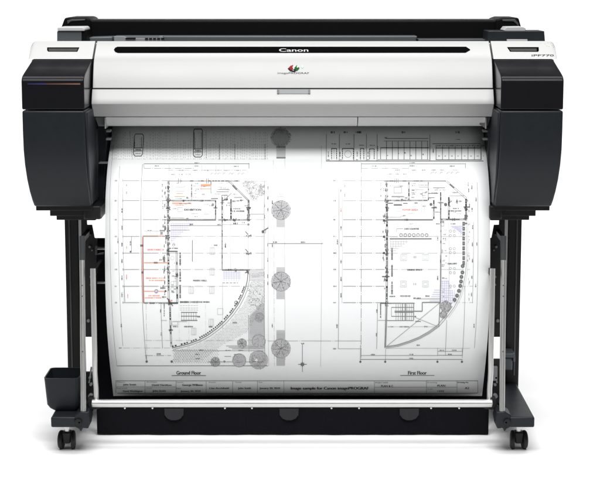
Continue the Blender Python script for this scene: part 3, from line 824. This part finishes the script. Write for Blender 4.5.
d.mt(234.6, 322.6, 3.6, 1.5, 'd')
# stippled terrace
POLY = [(x + 3, y + 2.2) for x, y in CV] + [(172, 362), (200, 362), (222, 345), (247, 332), (264.4, 300), (264.4, 271)]
d.face([(248.5, 269.5), (264.4, 269.5), (264.4, 280), (249.5, 280)], 'p') 
for ry in range(0, 62):
    for rx in range(0, 66):
        x = 171 + rx * 1.45 + (ry % 2) * .72; y = 271 + ry * 1.5
        if inside(x, y, POLY):
            if x > 249 or y < 300: d.L(x, y, x + 1.0, y + random.uniform(-.5, .5), .38, random.choice(('g', 'g', 'l')))
            else: d.L(x, y, x + .6, y + .5, .42, random.choice(('g', 'g', 'd', 'l')))
for k in range(90):
    x = random.uniform(248, 264); y = 282 + random.random() ** .8 * 22 + (x - 248) * .5
    d.L(x, y, x + random.uniform(-.8, .8), y + .8, .4, 'g')
d.L(264.5, 181, 265, 365, .5, 'g'); d.L(268.4, 184, 268.8, 366, .3, 'l'); d.L(262, 219.6, 262, 270, .35, 'l')
for k in range(46):
    y = 303 + k * 1.02; xs_ = 264.4 - min(15, 3 + k * .9)
    d.L(max(248.8, xs_), y, 264.4, y, .5, 'l')
d.L(248.6, 315, 249, 352, .45, 'g')
d.L(172, 350.8, 264, 350.8, .4, 'g'); d.mt(201, 350.2, 3, 1, 'd'); d.mt(227.6, 350.4, 4, 1.1, 'd'); d.mt(240.6, 350.5, 4, 1.1, 'd'); d.mt(197.6, 354.4, 4, 1.3, 'd'); d.mt(197.6, 358.6, 4, 1.2, 'd'); d.mt(236, 354.6, 4, 1.2, 'd')
for ry in range(9):
    for rx in range(20):
        x = 173 + rx * 2.3 + (ry % 2); y = 349.5 + ry * 1.6
        if x < 232 - ry * 2.4: d.L(x, y, x + .9, y + .7, .36, 'g')
for y in (346, 347.4, 349): d.L(226 + (y - 346) * 2, y, 264, y, .7, 'l')
d.L(208, 362, 264, 362, .4, 'g'); d.L(224.5, 356.5, 231, 356.5, .4, 'g'); d.disc(224.4, 361.6, 1.1, 'g')
d.L(117, 365.9, 268, 365.9, .6, 'g')
d.dash(145, 355.6, 171, 355.6, .4, 'g', on=8); d.L(146.3, 355.6, 146.4, 359, .4, 'g'); d.mt(158.8, 354, 4, 1.7, 'd'); d.disc(146.7, 361.6, 1.2, 'd'); d.disc(171.7, 361.6, 1.2, 'd'); d.mt(120.5, 348, 3, 1.4, 'g')
for y in (186.5, 192, 206, 216.5, 244.5, 259.5, 276, 283): d.mt(264.6 if y < 220 else 267.8, y, 3, 1.1, 'd', v=True)
for y in (187.5, 197.5, 209.5): d.mt(267.9, y, 2.6, 1.1, 'd', v=True)
d.dash(250, 181.2, 268, 181.2, .3, 'l'); d.L(250, 214, 264, 214, .35, 'g')
d.text("Ground Floor", 176.4, 200.8, 374.6, 3.6, 'k', .3); d.L(171.6, 375.6, 206, 375.6, .5, 'k')
d.done("floor_plan", "ground floor plan with orange zone and stippled terrace")

# ---------------- tree symbols and street strip
d = Draw()
def strip(x0, x1, y0, y1, c='l', st=.9):
    d.face([(x0, y0), (x1, y0), (x1, y1), (x0, y1)], 'p')
    y = y0
    while y < y1: d.L(x0, y, x1, y, .45, c); y += st
for cy_, dark in ((140, True), (210, False), (281.5, False), (348.5, False)):
    if dark:
        d.face([(276.4, 146), (285.6, 146), (285.6, 158.5), (276.4, 158.5)], 'g')
        for k in range(12): d.L(276.4, 147 + k, 285.6, 147 + k, .4, 'd')
        d.tree(280.6, 137.5, 9.6, 'g', 1.2, False)
        for k in range(110):
            a = random.random() * 6.283; q = 10.4 * math.sqrt(random.random()); d.L(280.6 + q * math.cos(a), 137.5 + q * .85 * math.sin(a), 281.4 + q * math.cos(a), 138 + q * .85 * math.sin(a), .45, 'd')
    else:
        up = 14 if cy_ != 348.5 else 18
        if cy_ != 210: strip(276.4, 285, cy_ - up, cy_ - 7)
        strip(276.4, 285, cy_ + 8, cy_ + 17)
        d.tree(281, cy_, 9.6, 'g', 1.25)
d.L(284.9, 158, 285.2, 360, .35, 'l'); d.dash(273.4, 160, 274.4, 366, .3, 'l', on=6)
d.mt(280, 194, 4, .9, 'l'); d.L(277, 196, 284, 196, .3, 'l')
for x, y, r in ((246, 184, 3.6), (251, 184.6, 4.6), (249, 191, 3.4), (258, 188, 4.6), (261, 192, 3.8), (254, 196, 4.2), (262, 186, 2.4)):
    for k in range(int(30 * r)):
        a = random.random() * 6.283; q = r * math.sqrt(random.random())
        d.L(x + q * math.cos(a), y + q * math.sin(a), x + q * math.cos(a) + random.uniform(-.8, .8), y + q * math.sin(a) + random.uniform(-.6, .6), .38, random.choice(('g', 'l', 'l')))
for x, y, r in ((259.6, 317.4, 4.6), (258.8, 341, 6.6), (242, 343.4, 4.6), (215.3, 362, 4.6), (239.3, 360.4, 6.7), (258.6, 359.8, 9.3)): d.tree(x, y, r, 'g', 1.15, r < 7)
for y in (242, 253.5, 272.6): pass
d.L(268.5, 243.4, 323, 243.4, .5, 'g'); d.mt(275, 242, 4.2, 1.3, 'k'); d.mt(272.4, 245, 3, 1.4, 'd', v=True); d.mt(303, 242, 4.2, 1.3, 'k')
for y in (202, 285.6, 325.5): d.mt(272.3, y, 3.2, 1.3, 'd', v=True)
d.L(302.4, 343.4, 302.4, 372, .55, 'd'); d.mt(302.4, 343.6, 2.4, 1.2, 'k'); d.L(298.2, 364.4, 306.8, 364.4, .6, 'd')
for a in range(8):
    t = a * math.pi / 4; r_ = 4.4 if a % 2 == 0 else 2.8
    d.face([(302.4 + r_ * math.cos(t), 364.4 + r_ * math.sin(t)), (302.4 + 1 * math.cos(t + .7), 364.4 + math.sin(t + .7)), (302.4 + 1 * math.cos(t - .7), 364.4 + math.sin(t - .7))], 'd')
d.done("tree_symbols", "column of grey tree symbols and compass star")

# ---------------- elevations at the top
d = Draw()
for x0, x1, y0, y1, sk in ((133.4, 142.6, 134, 156, 1), (193.4, 202.4, 129, 157, .2)):
    d.poly([(x0 + sk + 1, y0), (x1 + sk - 1, y0), (x1 + sk, y0 + 2), (x1, y1 - 2), (x1 - 1.6, y1), (x0 + 1.6, y1), (x0, y1 - 2), (x0 + sk, y0 + 2), (x0 + sk + 1, y0)], .7, 'k')
    d.L(x0 + 1, y0 + 3, x0 + 1.2, y1 - 8, .5, 'k'); d.L(x1 - 1, y0 + 3, x1 - 1.2, y1 - 8, .5, 'k'); d.L(x0 + .5, y1 - 8, x1 - .5, y1 - 8.2, .6, 'k'); d.L(x0 + .5, y1 - 5, x1 - .5, y1 - 5.2, .6, 'k'); d.mt((x0 + x1) / 2, y1 - 6.4, 5, 1.4, 'k'); d.L(x0 + 2, y1 - 2.4, x1 - 2, y1 - 2.4, .4, 'd')
x = 112.0
while x < 268:
    y0 = random.choice((132, 134, 138, 142, 144)); d.dash(x, y0, x - .1, 159, .25, 'g', on=1.6, gap=1.3, dot=False); x += random.choice((1.6, 2.2, 3.1))
for x in (219.5, 235, 265): d.L(x, 144, x, 159.5, .45, 'd')
d.dash(112, 159, 268, 159, .3, 'l', on=3); d.dash(130, 131, 132, 158, .5, 'g', on=1, gap=.8, dot=False)
d.dash(206, 130, 206.5, 158, .5, 'd', on=1, gap=.8, dot=False)
d.L(113.8, 144, 113.4, 146, .4, 'g')
# table of sections
d.L(326, 160.9, 483.4, 160.9, .8, 'd')
for x in (326.4, 339.4, 354, 366.4, 377.2, 429.8): d.L(x, 134, x - .1, 160.9, .5, 'd')
def frame(x0, x1, y0=148.4):
    d.L(x0, y0, x1, y0, .7, 'k'); d.dash(x0, y0, x0, 159.4, .8, 'k', on=1.6, gap=.5, dot=False); d.dash(x1, y0, x1, 159.4, .8, 'k', on=1.6, gap=.5, dot=False)
frame(331.6, 336.6); frame(342.4, 353.4); frame(360.4, 363.8); frame(369.6, 374.2, 148.8)
d.C(348, 154, 3.4, .35, 'g', 10); d.L(334, 149, 334, 159, .3, 'g')
for x, y in ((333.8, 143.8), (347.8, 143.9), (361.6, 145.2), (372.2, 145.2)): d.mt(x, y, 4.4, 1.1, 'k')
for x, y in ((328.4, 154), (340, 154), (357.2, 154), (368, 154), (377.6, 148.4), (433.2, 151)): d.mt(x, y, 4.6, 1.3, 'k', v=True)
for x in (332.6, 345.6, 357.8, 359.6, 403.6, 457.4): d.mt(x, 132.2, 3.8, 2.4, 'k')
for x in (328, 340, 357, 368, 379): d.mt(x, 159.6, 2, 1, 'k')
# shelves
for x in [380.6 + k * 5.87 for k in range(9)]: d.L(x, 141 if x > 381 else 147.6, x, 159.6, .5, 'k')
d.L(380.6, 147.7, 429, 147.7, .7, 'k'); d.L(384, 141, 428.4, 141, .4, 'd'); d.L(385, 138.4, 428.4, 138.4, .6, 'd'); d.mt(385.6, 137.5, 2.6, 1, 'k'); d.L(380.6, 159.6, 429, 159.6, .4, 'd')
for x in (386, 398, 404, 410, 422): d.mt(x + 1, 154 + random.uniform(-2, 2), 1.2, 1.6, 'd')
d.mt(457.4, 139.4, 4, 1, 'k')
for k in range(8):
    x = 436 + k * 6.4; d.L(x, 144.8, x, 159.4, .5, 'k'); d.mt(x + 3, 145.6, 4, 1.5, 'd'); d.mt(x + 3, 156, 1.4, 1.2, 'd')
d.L(432.5, 143.6, 480.6, 143.6, .5, 'k'); d.L(435.6, 148, 480.6, 148, .6, 'k'); d.L(435.6, 159.6, 481, 159.6, .5, 'k'); d.L(480.8, 144, 481.4, 160, .5, 'd'); d.L(429.8, 138.6, 430, 160, .5, 'd')
d.done("elevation_table", "row of door and shelf elevations in the shade under the cover")

# ---------------- first floor plan
d = Draw()
d.L(321.4, 146, 320.6, 367, .35, 'l'); d.dash(361.4, 163, 361, 360, .5, 'g', on=10); d.L(338.6, 180, 338.2, 348.6, .4, 'g'); d.L(342.2, 184, 342, 303, .35, 'l')
for y in GR:
    d.dash(343, y, 384.6, y, .45, 'g' if y > 215 else 'l', on=13); d.mt(334.6, y, 2.6, 1.4, 'd')
for y in GR[3:6]: d.dash(388, y, 470, y, .35, 'l', on=10)
for y in GR[6:]: d.dash(462, y, 474, y, .3, 'l', on=4)
for y in (210,): d.mt(341, y, 3.4, 1.3, 'r', v=True)
for y in (228, 245, 261.6, 278.6, 295): d.mt(341, y, 3.4, 1.4, 'd', v=True)
d.mt(337.4, 241.6, 4.6, 1.3, 'd', v=True); d.mt(337, 326, 3.4, 1.5, 'd', v=True)
for y in (185.4, 195): d.mt(344.8, y, 2.2, 1, 'g', v=True)
d.mt(340.8, 191, 2.6, 1.1, 'd', v=True)
d.L(361, 163.8, 465, 163.8, .45, 'g'); d.L(465.4, 163, 465.4, 168, .4, 'd'); d.mt(374, 166, 4, 1.2, 'd'); d.mt(412, 162.6, 4.6, 1.1, 'd'); d.mt(412, 165.8, 4.6, 1.1, 'd'); d.mt(452, 166, 4.6, 1.1, 'd'); d.dash(361, 168.2, 412, 168.2, .3, 'l')
for x in (397.4, 413.8, 423.8, 433.4, 442.2, 455): d.mt(x, 170, 4, 1.2, 'g')
for x in (389.4, 397.2, 405): d.mt(x, 174, 4, 1.1, 'g')
for x in (432, 436, 441, 448, 452, 457): d.L(x - 1.5, 173.6, x + .5, 172, .35, 'g'); d.mt(x + 1, 172, 2, 1, 'l')
for x in (386, 408.6, 440.6, 451.6): d.L(x, 166, x, 181, .25, 'l')
wallh(d, 384, 446, 180.8, .9, 'g', .4)
for x in (394.4, 396.4, 398): d.L(x, 178.4, x, 183, .45, 'd')
d.L(445, 180.8, 465.4, 198.6, .5, 'g'); d.L(446.6, 180.4, 467, 198, .5, 'g'); d.L(449.6, 184.2, 454, 188, 1.3, 'd'); d.mt(454.6, 192.4, 5, 1.4, 'd'); d.L(449, 195.6, 464, 195.6, .4, 'g'); d.mt(458.6, 201.2, 5, 2, 'd'); d.L(457, 199, 457, 203.6, .6, 'k')
wallv(d, 386.6, 181, 200, 1.2, 'g', .4); wallv(d, 386.8, 200, 303, 1.7, 'k', .7, x2=386.6); wallv(d, 386.2, 304, 348, 1.3, 'd', .3, x2=385.2); d.L(386.9, 303, 385.4, 347.6, 1.1, 'g')
for y in (184, 190, 196): node(d, 386.6, y, 1.7, 'd'); d.mt(380.8, y, 2.4, 1, 'g', v=True)
for y in (200.4, 208.6): node(d, 386.8, y, 2.5, 'k')
for y in (217.6, 220.5, 231.4, 244, 250, 254, 272, 276.4, 302.5, 305): node(d, 386.8, y, 1.8, 'k')
for y in (216, 220, 236.6, 253): d.mt(384, y, 2, 2.6, 'k', v=True)
d.L(382, 276.5, 389.6, 276.5, .8, 'k'); d.L(380.5, 303.3, 391.4, 303.3, .7, 'k')
d.R(394, 187, 401.6, 193, .4, 'g'); d.R(391.6, 185.6, 404.6, 197, .3, 'l'); d.L(391.6, 196.2, 404, 196.2, .6, 'g')
wallv(d, 408.8, 182, 200, 1.1, 'd', .6); wallh(d, 387, 428, 200.2, .9, 'g', .5)
for y in (183.4, 185.6, 190.4, 194, 197.4): d.mt(413 + random.uniform(-1, 1.5), y, 2.6, 1.3, 'd')
d.mt(423.6, 185, 9, 1.1, 'g'); d.R(418.8, 182.6, 428, 187, .3, 'g'); d.L(411, 189.6, 424, 189.6, .35, 'g'); d.mt(421, 193.8, 2.2, 1.8, 'd'); wallv(d, 428.4, 182, 200, .8, 'g', .5)
d.L(433, 187.6, 445, 187.6, .7, 'g'); d.mt(440, 189.8, 11, 1, 'g'); d.L(428, 193.2, 438, 193.2, .5, 'd'); d.mt(436, 192.8, 4, 1.2, 'd'); d.R(434, 183, 444, 186, .25, 'l'); d.L(428.4, 197.6, 434.6, 197.6, .6, 'd')
d.mt(406.2, 197.8, 2.4, 1.8, 'd'); d.mt(402, 199.8, 2, 2.6, 'k'); d.L(388, 203.2, 393, 203.2, .9, 'd'); d.L(393.6, 205, 402, 205, 1.1, 'd'); d.L(403, 203.3, 407.6, 203.3, .7, 'd'); d.R(394, 201, 401.6, 204, .3, 'l')
wallv(d, 433.8, 200, 219, 1.0, 'k', .6); wallv(d, 440.6, 192, 219, 1.0, 'k', .7); wallv(d, 448.8, 197, 219, 1.4, 'd', .9); wallv(d, 466, 198.6, 219, 1.5, 'k', .85)
d.L(431.4, 207.6, 437, 207.6, .7, 'k'); d.L(437.6, 202.4, 443.4, 202.4, .5, 'd'); d.disc(430.9, 204.2, 1.4, 'd'); d.disc(445.6, 204.4, 1.6, 'd')
d.L(463.4, 206.8, 469, 206.8, .7, 'k'); node(d, 466, 208.4, 2, 'k'); node(d, 466, 216, 2, 'k'); node(d, 450, 201, 1.8, 'd')
d.mt(456, 208.4, 6, 1.2, 'k'); d.mt(455.6, 210.8, 12, 1.5, 'k'); d.mt(458.6, 213.4, 4, .8, 'l')
d.mt(469.4, 206, 3, 1.4, 'd', v=True); d.mt(472, 209.4, 3, 1.4, 'd', v=True)
d.R(396, 207.6, 401.6, 211, .3, 'p'); d.text("FOYER AREA", 402.4, 418, 210.4, 1.6, 'r', .2); d.mt(411.6, 213.2, 7, .9, 'l')
for x in (412, 415.4, 421.6, 424.4, 426.6): d.L(x, 203.6, x, 212.6, .3, 'l')
for k in range(13): d.C(389.5 + k * .95, 217, .5, .2, 'l', 6)
d.L(386, 219.7, 433, 219.7, 1.4, 'g'); d.L(386, 219.4, 433, 219.4, .5, 'd'); d.mt(406.6, 219.7, 4, 2.6, 'k'); wallh(d, 440, 467, 219.3, 1.2, 'd', .7); node(d, 453.6, 219.4, 1.9, 'k'); node(d, 465.4, 218.4, 2, 'k')
d.mt(411, 223.6, 3.4, 1.1, 'l'); d.mt(437.6, 223.8, 3.6, 1.3, 'k'); d.mt(453, 223.8, 5, 1.3, 'k'); d.mt(465.6, 223.4, 3, 1.8, 'k'); d.R(441, 221, 444, 226, .35, 'g')
d.text("CAFE COUNTER", 404, 418.8, 229.4, 1.4, 'k', .25); d.L(396.6, 228.6, 403, 228.6, .35, 'g'); d.L(396.6, 228.6, 396.6, 232, .35, 'g')
for k in range(7): d.C(401 + k * 4.25, 235, 1.5, .5, 'd', 10); d.L(399.7 + k * 4.25, 236.2, 402.3 + k * 4.25, 236.2, .4, 'd')
d.L(389.6, 238.7, 431.6, 238.7, .9, 'd'); d.L(389.6, 236.6, 398, 236.6, .3, 'l')
for k in range(7): d.L(390.6 + k * 2.6, 240, 390.6 + k * 2.6, 250 - k * 1.1, .3, 'l')
for k in range(5): d.L(390, 241.6 + k * 2.2, 408 - k * 3, 241.6 + k * 2.2, .3, 'l')
for x, y in ((403.6, 257.4), (425.4, 257.4), (403.4, 284), (425.4, 284)): d.R(x - 3, y - 3, x + 3, y + 3, .3, 'l'); d.R(x - 1.8, y - 1.6, x + 1.8, y + 1.6, .25, 'l')
for y in (257, 284): d.mt(414.8, y, 3, 2.4, 'l')
d.text("DINING SPACE", 407.2, 422, 270.4, 1.4, 'k', .25)
for y0, y1 in ((247.6, 259.4), (264.8, 276.6), (281.5, 294.4)): d.mt(392, (y0 + y1) / 2, y1 - y0, 1.9, 'd', v=True, d=.7)
d.mt(392, 296.4, 5, 1.2, 'k'); d.mt(405.2, 296, 10, 1.5, 'd'); d.mt(417.4, 298.2, 8, 1.5, 'k'); d.mt(427.2, 296, 3.4, 1.4, 'k'); d.L(416, 298.8, 440, 298.8, .4, 'g')
wallv(d, 440.8, 219, 303, .8, 'g', .4, x2=440.2); d.L(440.4, 255, 440.2, 303, .9, 'g'); d.L(439.9, 302, 438.8, 327, .9, 'g'); d.mt(437.7, 238, 4, 1.2, 'd', v=True); d.mt(437.6, 278, 4, 1.3, 'd', v=True)
d.mt(444.4, 238.6, 3, 1.6, 'd'); d.mt(443.6, 278, 3, 2.2, 'd'); d.mt(442.8, 222, 2, 3, 'g'); d.mt(442.4, 251, 2, 4, 'l')
d.L(448.6, 222, 448.8, 300, .3, 'l')
for y in (231, 235.4, 248.6, 252.6, 268.4, 272.6, 286): d.C(450.4, y, 1.2, .3, 'g', 8); d.C(454.2, y, 1.2, .3, 'g', 8)
d.text("GALLERY", 447.6, 456.8, 264.2, 1.4, 'k', .25)
d.L(466.4, 220, 466.4, 262, .35, 'g'); d.L(467.8, 220, 467.8, 262, .3, 'l')
for k in range(9): d.face([(462.4, 221.8 + k * 4.9), (464.9, 221.8 + k * 4.9), (464.9, 225.6 + k * 4.9), (462.4, 225.6 + k * 4.9)], 'd'); d.disc(463.6, 223.6 + k * 4.9, .7, 'g')
for x, y in ((462.6, 266), (462.4, 272.3), (461.4, 276.8), (461, 281.4), (460.2, 285.8), (458.9, 290.8), (457, 295.6), (454.6, 299.8)): d.disc(x, y, 1.9, 'd'); d.disc(x, y, .8, 'g')
for k in range(5): d.L(450.6 + k * 1.4, 226 + k * .6, 463, 226 + k * 2, .55, 'v'); d.L(452 + k * 2.2, 225.8, 452 + k * 2.2, 229 + k * 1.6, .5, 'v')
for k in range(9): d.L(441.2, 281 + k * 2.4, 449 + k * .8, 281 + k * 2.4, .55, 'v')
for k in range(7): d.L(442.4 + k * 2, 281 if k < 4 else 290, 442.4 + k * 2, 302, .5, 'v')
for k in range(6): d.L(434 - k * .9, 290 + k * 2.2, 440, 290 + k * 2.2, .5, 'v')
for k in range(12): d.L(430 + k * 2.6, 302.4, 431.6 + k * 2.6, 302.4, .5, 'v')
OC = [(466.4, 262), (465.4, 274), (463, 286), (459.4, 297), (454, 307.4), (447, 317), (439, 326.4), (430, 333), (420, 338.6), (410, 342.6), (398, 346.4), (386, 348)]
d.poly(OC, .45, 'g'); d.poly([(x - 1.6, y - 1.2) for x, y in OC[4:]], .5, 'g'); d.poly([(x + 1.5, y + .6) for x, y in OC[:6]], .3, 'l')
d.poly([(x - .7, y - .5) for x, y in OC[6:]], 1.0, 'l')
d.face([(440.6, 303), (452.6, 303), (444, 313), (440, 318)], 'l')
d.tree(445.8, 306.4, 5.4, 'g', 1.3, False); d.tree(443.4, 314.6, 3.6, 'g', 1.3, False)
d.L(386, 303.2, 414.6, 303.2, .7, 'd'); d.poly([(394.6, 311.2), (422.2, 311.2), (422.2, 302.4), (440, 302.4)], .7, 'd')
for k in range(9): d.L(396 + k * 2.2, 304, 396 + k * 2.2, 320.4, .35, 'g')
for x in (402.4, 405.6, 413.6): d.L(x, 303, x, 320, .8, 'g')
for y, a, c_ in ((307.4, 391.4, 413.6), (312.4, 394.6, 413), (316.4, 391.4, 413.6), (320.6, 387, 413.6)): d.L(a, y, c_, y, .6, 'd')
d.L(391.4, 307.4, 391.4, 316.4, .4, 'g'); d.mt(414.6, 316.5, 2.4, 1.4, 'k'); d.mt(418, 321.4, 5.6, 1.3, 'k')
d.mt(391, 326.8, 5, 1.2, 'd'); d.mt(404.4, 326.8, 9.4, 1.4, 'k'); d.mt(426, 326.6, 3.4, 1.3, 'k'); d.L(386, 326.8, 439, 326.8, .3, 'l')
d.L(386, 347, 440, 302.6, .4, 'g'); d.L(415, 317.4, 438.8, 327, .35, 'g')
d.mt(418.4, 345.2, 3.4, 1.8, 'd'); d.L(385.6, 348.4, 470, 348.4, .3, 'l')
d.L(377.6, 303.4, 376.6, 349, .4, 'g'); d.mt(376.8, 311, 3, 1.3, 'd', v=True); d.mt(376.4, 334.6, 3, 1.3, 'd', v=True); d.mt(380.6, 310, 15, 1.3, 'd', v=True, d=.6); d.L(378, 320.4, 386, 320.4, .4, 'g')
d.dash(268, 341, 361, 341, .35, 'g', on=30); d.L(338, 348.8, 360, 348.8, .35, 'g'); d.mt(334.4, 348.8, 2.6, 1.4, 'd')
for k in range(34):
    x = random.uniform(388, 462); y = random.choice((183, 186, 189, 192, 195, 198, 203, 206, 212, 216)) + random.uniform(-.6, .6)
    if x < 446 or y > 200: d.mt(x, y, random.uniform(1.4, 3.6), 1.1, random.choice(('g', 'g', 'd', 'l')))
for k in range(20): d.mt(384 + random.uniform(-1.6, 1.6), random.uniform(182, 302), random.uniform(1.4, 3), 1.2, random.choice(('g', 'd')), v=True)
for k in range(22): d.mt(468.4 + random.uniform(-1, 1.6), random.uniform(200, 300), 1.8, .9, random.choice(('g', 'l')), v=True)
for k in range(18): d.mt(444 + random.uniform(-2, 2.5), random.uniform(222, 300), 1.8, 1.1, random.choice(('g', 'l')))
# right hand dimension lines
d.L(473.6, 182, 470.6, 303, .35, 'g') if False else None
d.L(473.4, 222, 472.4, 303, .35, 'g'); d.L(477, 182, 474.4, 348, .35, 'g'); d.L(464.8, 286, 462.2, 358, .35, 'g'); d.L(446.6, 320, 445.4, 352, .35, 'g')
for x, y in ((468.2, 184), (468.6, 190), (471.8, 187), (476, 199), (472.6, 227), (472.4, 244), (476.8, 244), (472.4, 260.6), (471.8, 277.6), (475.6, 285.6), (471.4, 294.4), (474, 325.6)): d.mt(x, y, 3.4, 1.1, 'd', v=True)
# lower dimensions
d.L(361, 355.6, 437.6, 355.6, .4, 'g'); d.L(360.4, 359.5, 462.4, 359.5, .5, 'g'); d.L(437.6, 351.4, 462.4, 351.4, .4, 'g'); d.L(437.6, 355.4, 462.4, 355.4, .5, 'g')
for x in (437.6, 445.4, 462.3): d.L(x, 348, x, 355.4, .4, 'g')
for x, y in ((372.8, 354.6), (411.4, 354.4), (411.4, 358.4), (441.8, 350.3), (454, 350.2), (450, 354.3)): d.mt(x, y, 4, 1.3, 'd')
for x in (360.4, 385.2, 437.4, 461.9): d.disc(x, 361.8, 1.1, 'd'); d.L(x, 359.5, x, 361, .4, 'g')
d.L(360.4, 345, 360.3, 360, .35, 'g'); d.L(385.6, 349, 385.4, 361, .35, 'g')
d.text("First Floor", 408, 426.4, 374.6, 3.6, 'k', .3); d.L(400.2, 375.5, 434.4, 375.5, .5, 'k')
d.done("floor_plan", "first floor plan with a curved wall and stool counter")

# ---------------- title block
d = Draw()
d.L(115.6, 380.8, 478, 380.8, .55, 'd'); d.L(117.4, 393.2, 477.6, 393.2, .55, 'd')
for x in (115.9, 145, 176, 206.2, 232.6, 257.4, 283.8, 374.4, 426.4, 457, 477.8): d.L(x, 380.8, x, 393, .4, 'g')
d.L(116, 386.8, 176, 386.8, .35, 'g'); d.L(374.4, 387.2, 457, 387.2, .4, 'g')
T = d.text
T("Client:", 116.4, 125, 382.6, 1.2, 'd'); T("John Smith", 123, 136, 385.4, 1.7, 'k', .2)
T("Approved", 116.2, 127, 388.6, 1.2, 'd'); T("David Washington", 123, 142.4, 391.8, 1.7, 'k', .2)
T("Architect", 146.4, 157, 382.6, 1.2, 'd'); T("David Hamilton", 152, 171.4, 385.8, 1.7, 'k', .2)
T("Drawn", 146.4, 152, 388.6, 1.2, 'd'); T("John Smith", 152.6, 165.6, 391.6, 1.7, 'k', .2)
T("Checked", 176.4, 183, 382.8, 1.2, 'd'); T("George Williams", 182.2, 202.6, 385.8, 1.8, 'k', .25)
T("Date:", 176.4, 181, 388.8, 1.2, 'd'); T("January 20, 2010", 180.6, 200.4, 391.8, 1.7, 'k', .2)
T("Structure", 208.6, 215.8, 382.8, 1.2, 'd'); T("Lisa Archibald", 209.4, 228.8, 389, 1.8, 'k', .2)
T("Checked", 235.2, 241.4, 382.8, 1.2, 'd'); T("John Smith", 238, 250.8, 389, 1.8, 'k', .2)
T("Date:", 258.6, 262.6, 382.8, 1.2, 'd'); T("January 20, 2010", 259.4, 279.8, 389, 1.8, 'k', .25)
T("Image sample for Canon imagePROGRAF", 290.6, 368.4, 389.4, 2.6, 'k', .5)
T("PROJECT NAME", 375.2, 388, 383.2, 1.2, 'k'); T("PLAN & C", 381, 393, 387, 2.0, 'k', .15)
T("Drawing", 427.2, 437, 383, 1.2, 'd'); T("PLAN", 437.2, 445, 386.6, 2.0, 'k', .2); T("Scale", 427.4, 432.6, 389.4, 1.2, 'd'); T("1:XXX", 437.4, 444, 392, 1.9, 'k', .15)
T("Drawing No", 457.4, 468.2, 383, 1.2, 'k', .2); T("A2", 464.8, 469, 389, 2.0, 'k', .25)
d.done("title_block", "ruled strip of names and dates along the bottom edge")

# ================================================================ light
w = bpy.data.worlds.new("World"); scn.world = w; w.use_nodes = True
w.node_tree.nodes["Background"].inputs[0].default_value = (1, 1, 1, 1); w.node_tree.nodes["Background"].inputs[1].default_value = .09
def area(name, loc, target, sx_, sy_, power):
    l = bpy.data.lights.new(name, 'AREA'); l.shape = 'RECTANGLE'; l.size = sx_; l.size_y = sy_; l.energy = power
    o = bpy.data.objects.new(name, l); col.objects.link(o); o.location = loc
    o.rotation_euler = (Vector(target) - Vector(loc)).to_track_quat('-Z', 'Y').to_euler(); return o
area("key_softbox", (0, -1.05, 4.4), (0, .1, .7), 3.2, 1.2, 95)
area("front_fill", (0, -3.0, 4.6), (0, 0, .7), 3.2, 1.2, 240)
area("backdrop_light", (0, 1.6, 4.8), (0, 3.6, .3), 6, 1.5, 230)
scn.view_settings.view_transform = 'Standard'; scn.view_settings.look = 'None'
scn.view_settings.exposure = 0; scn.view_settings.gamma = 1
scn.render.engine = 'CYCLES'
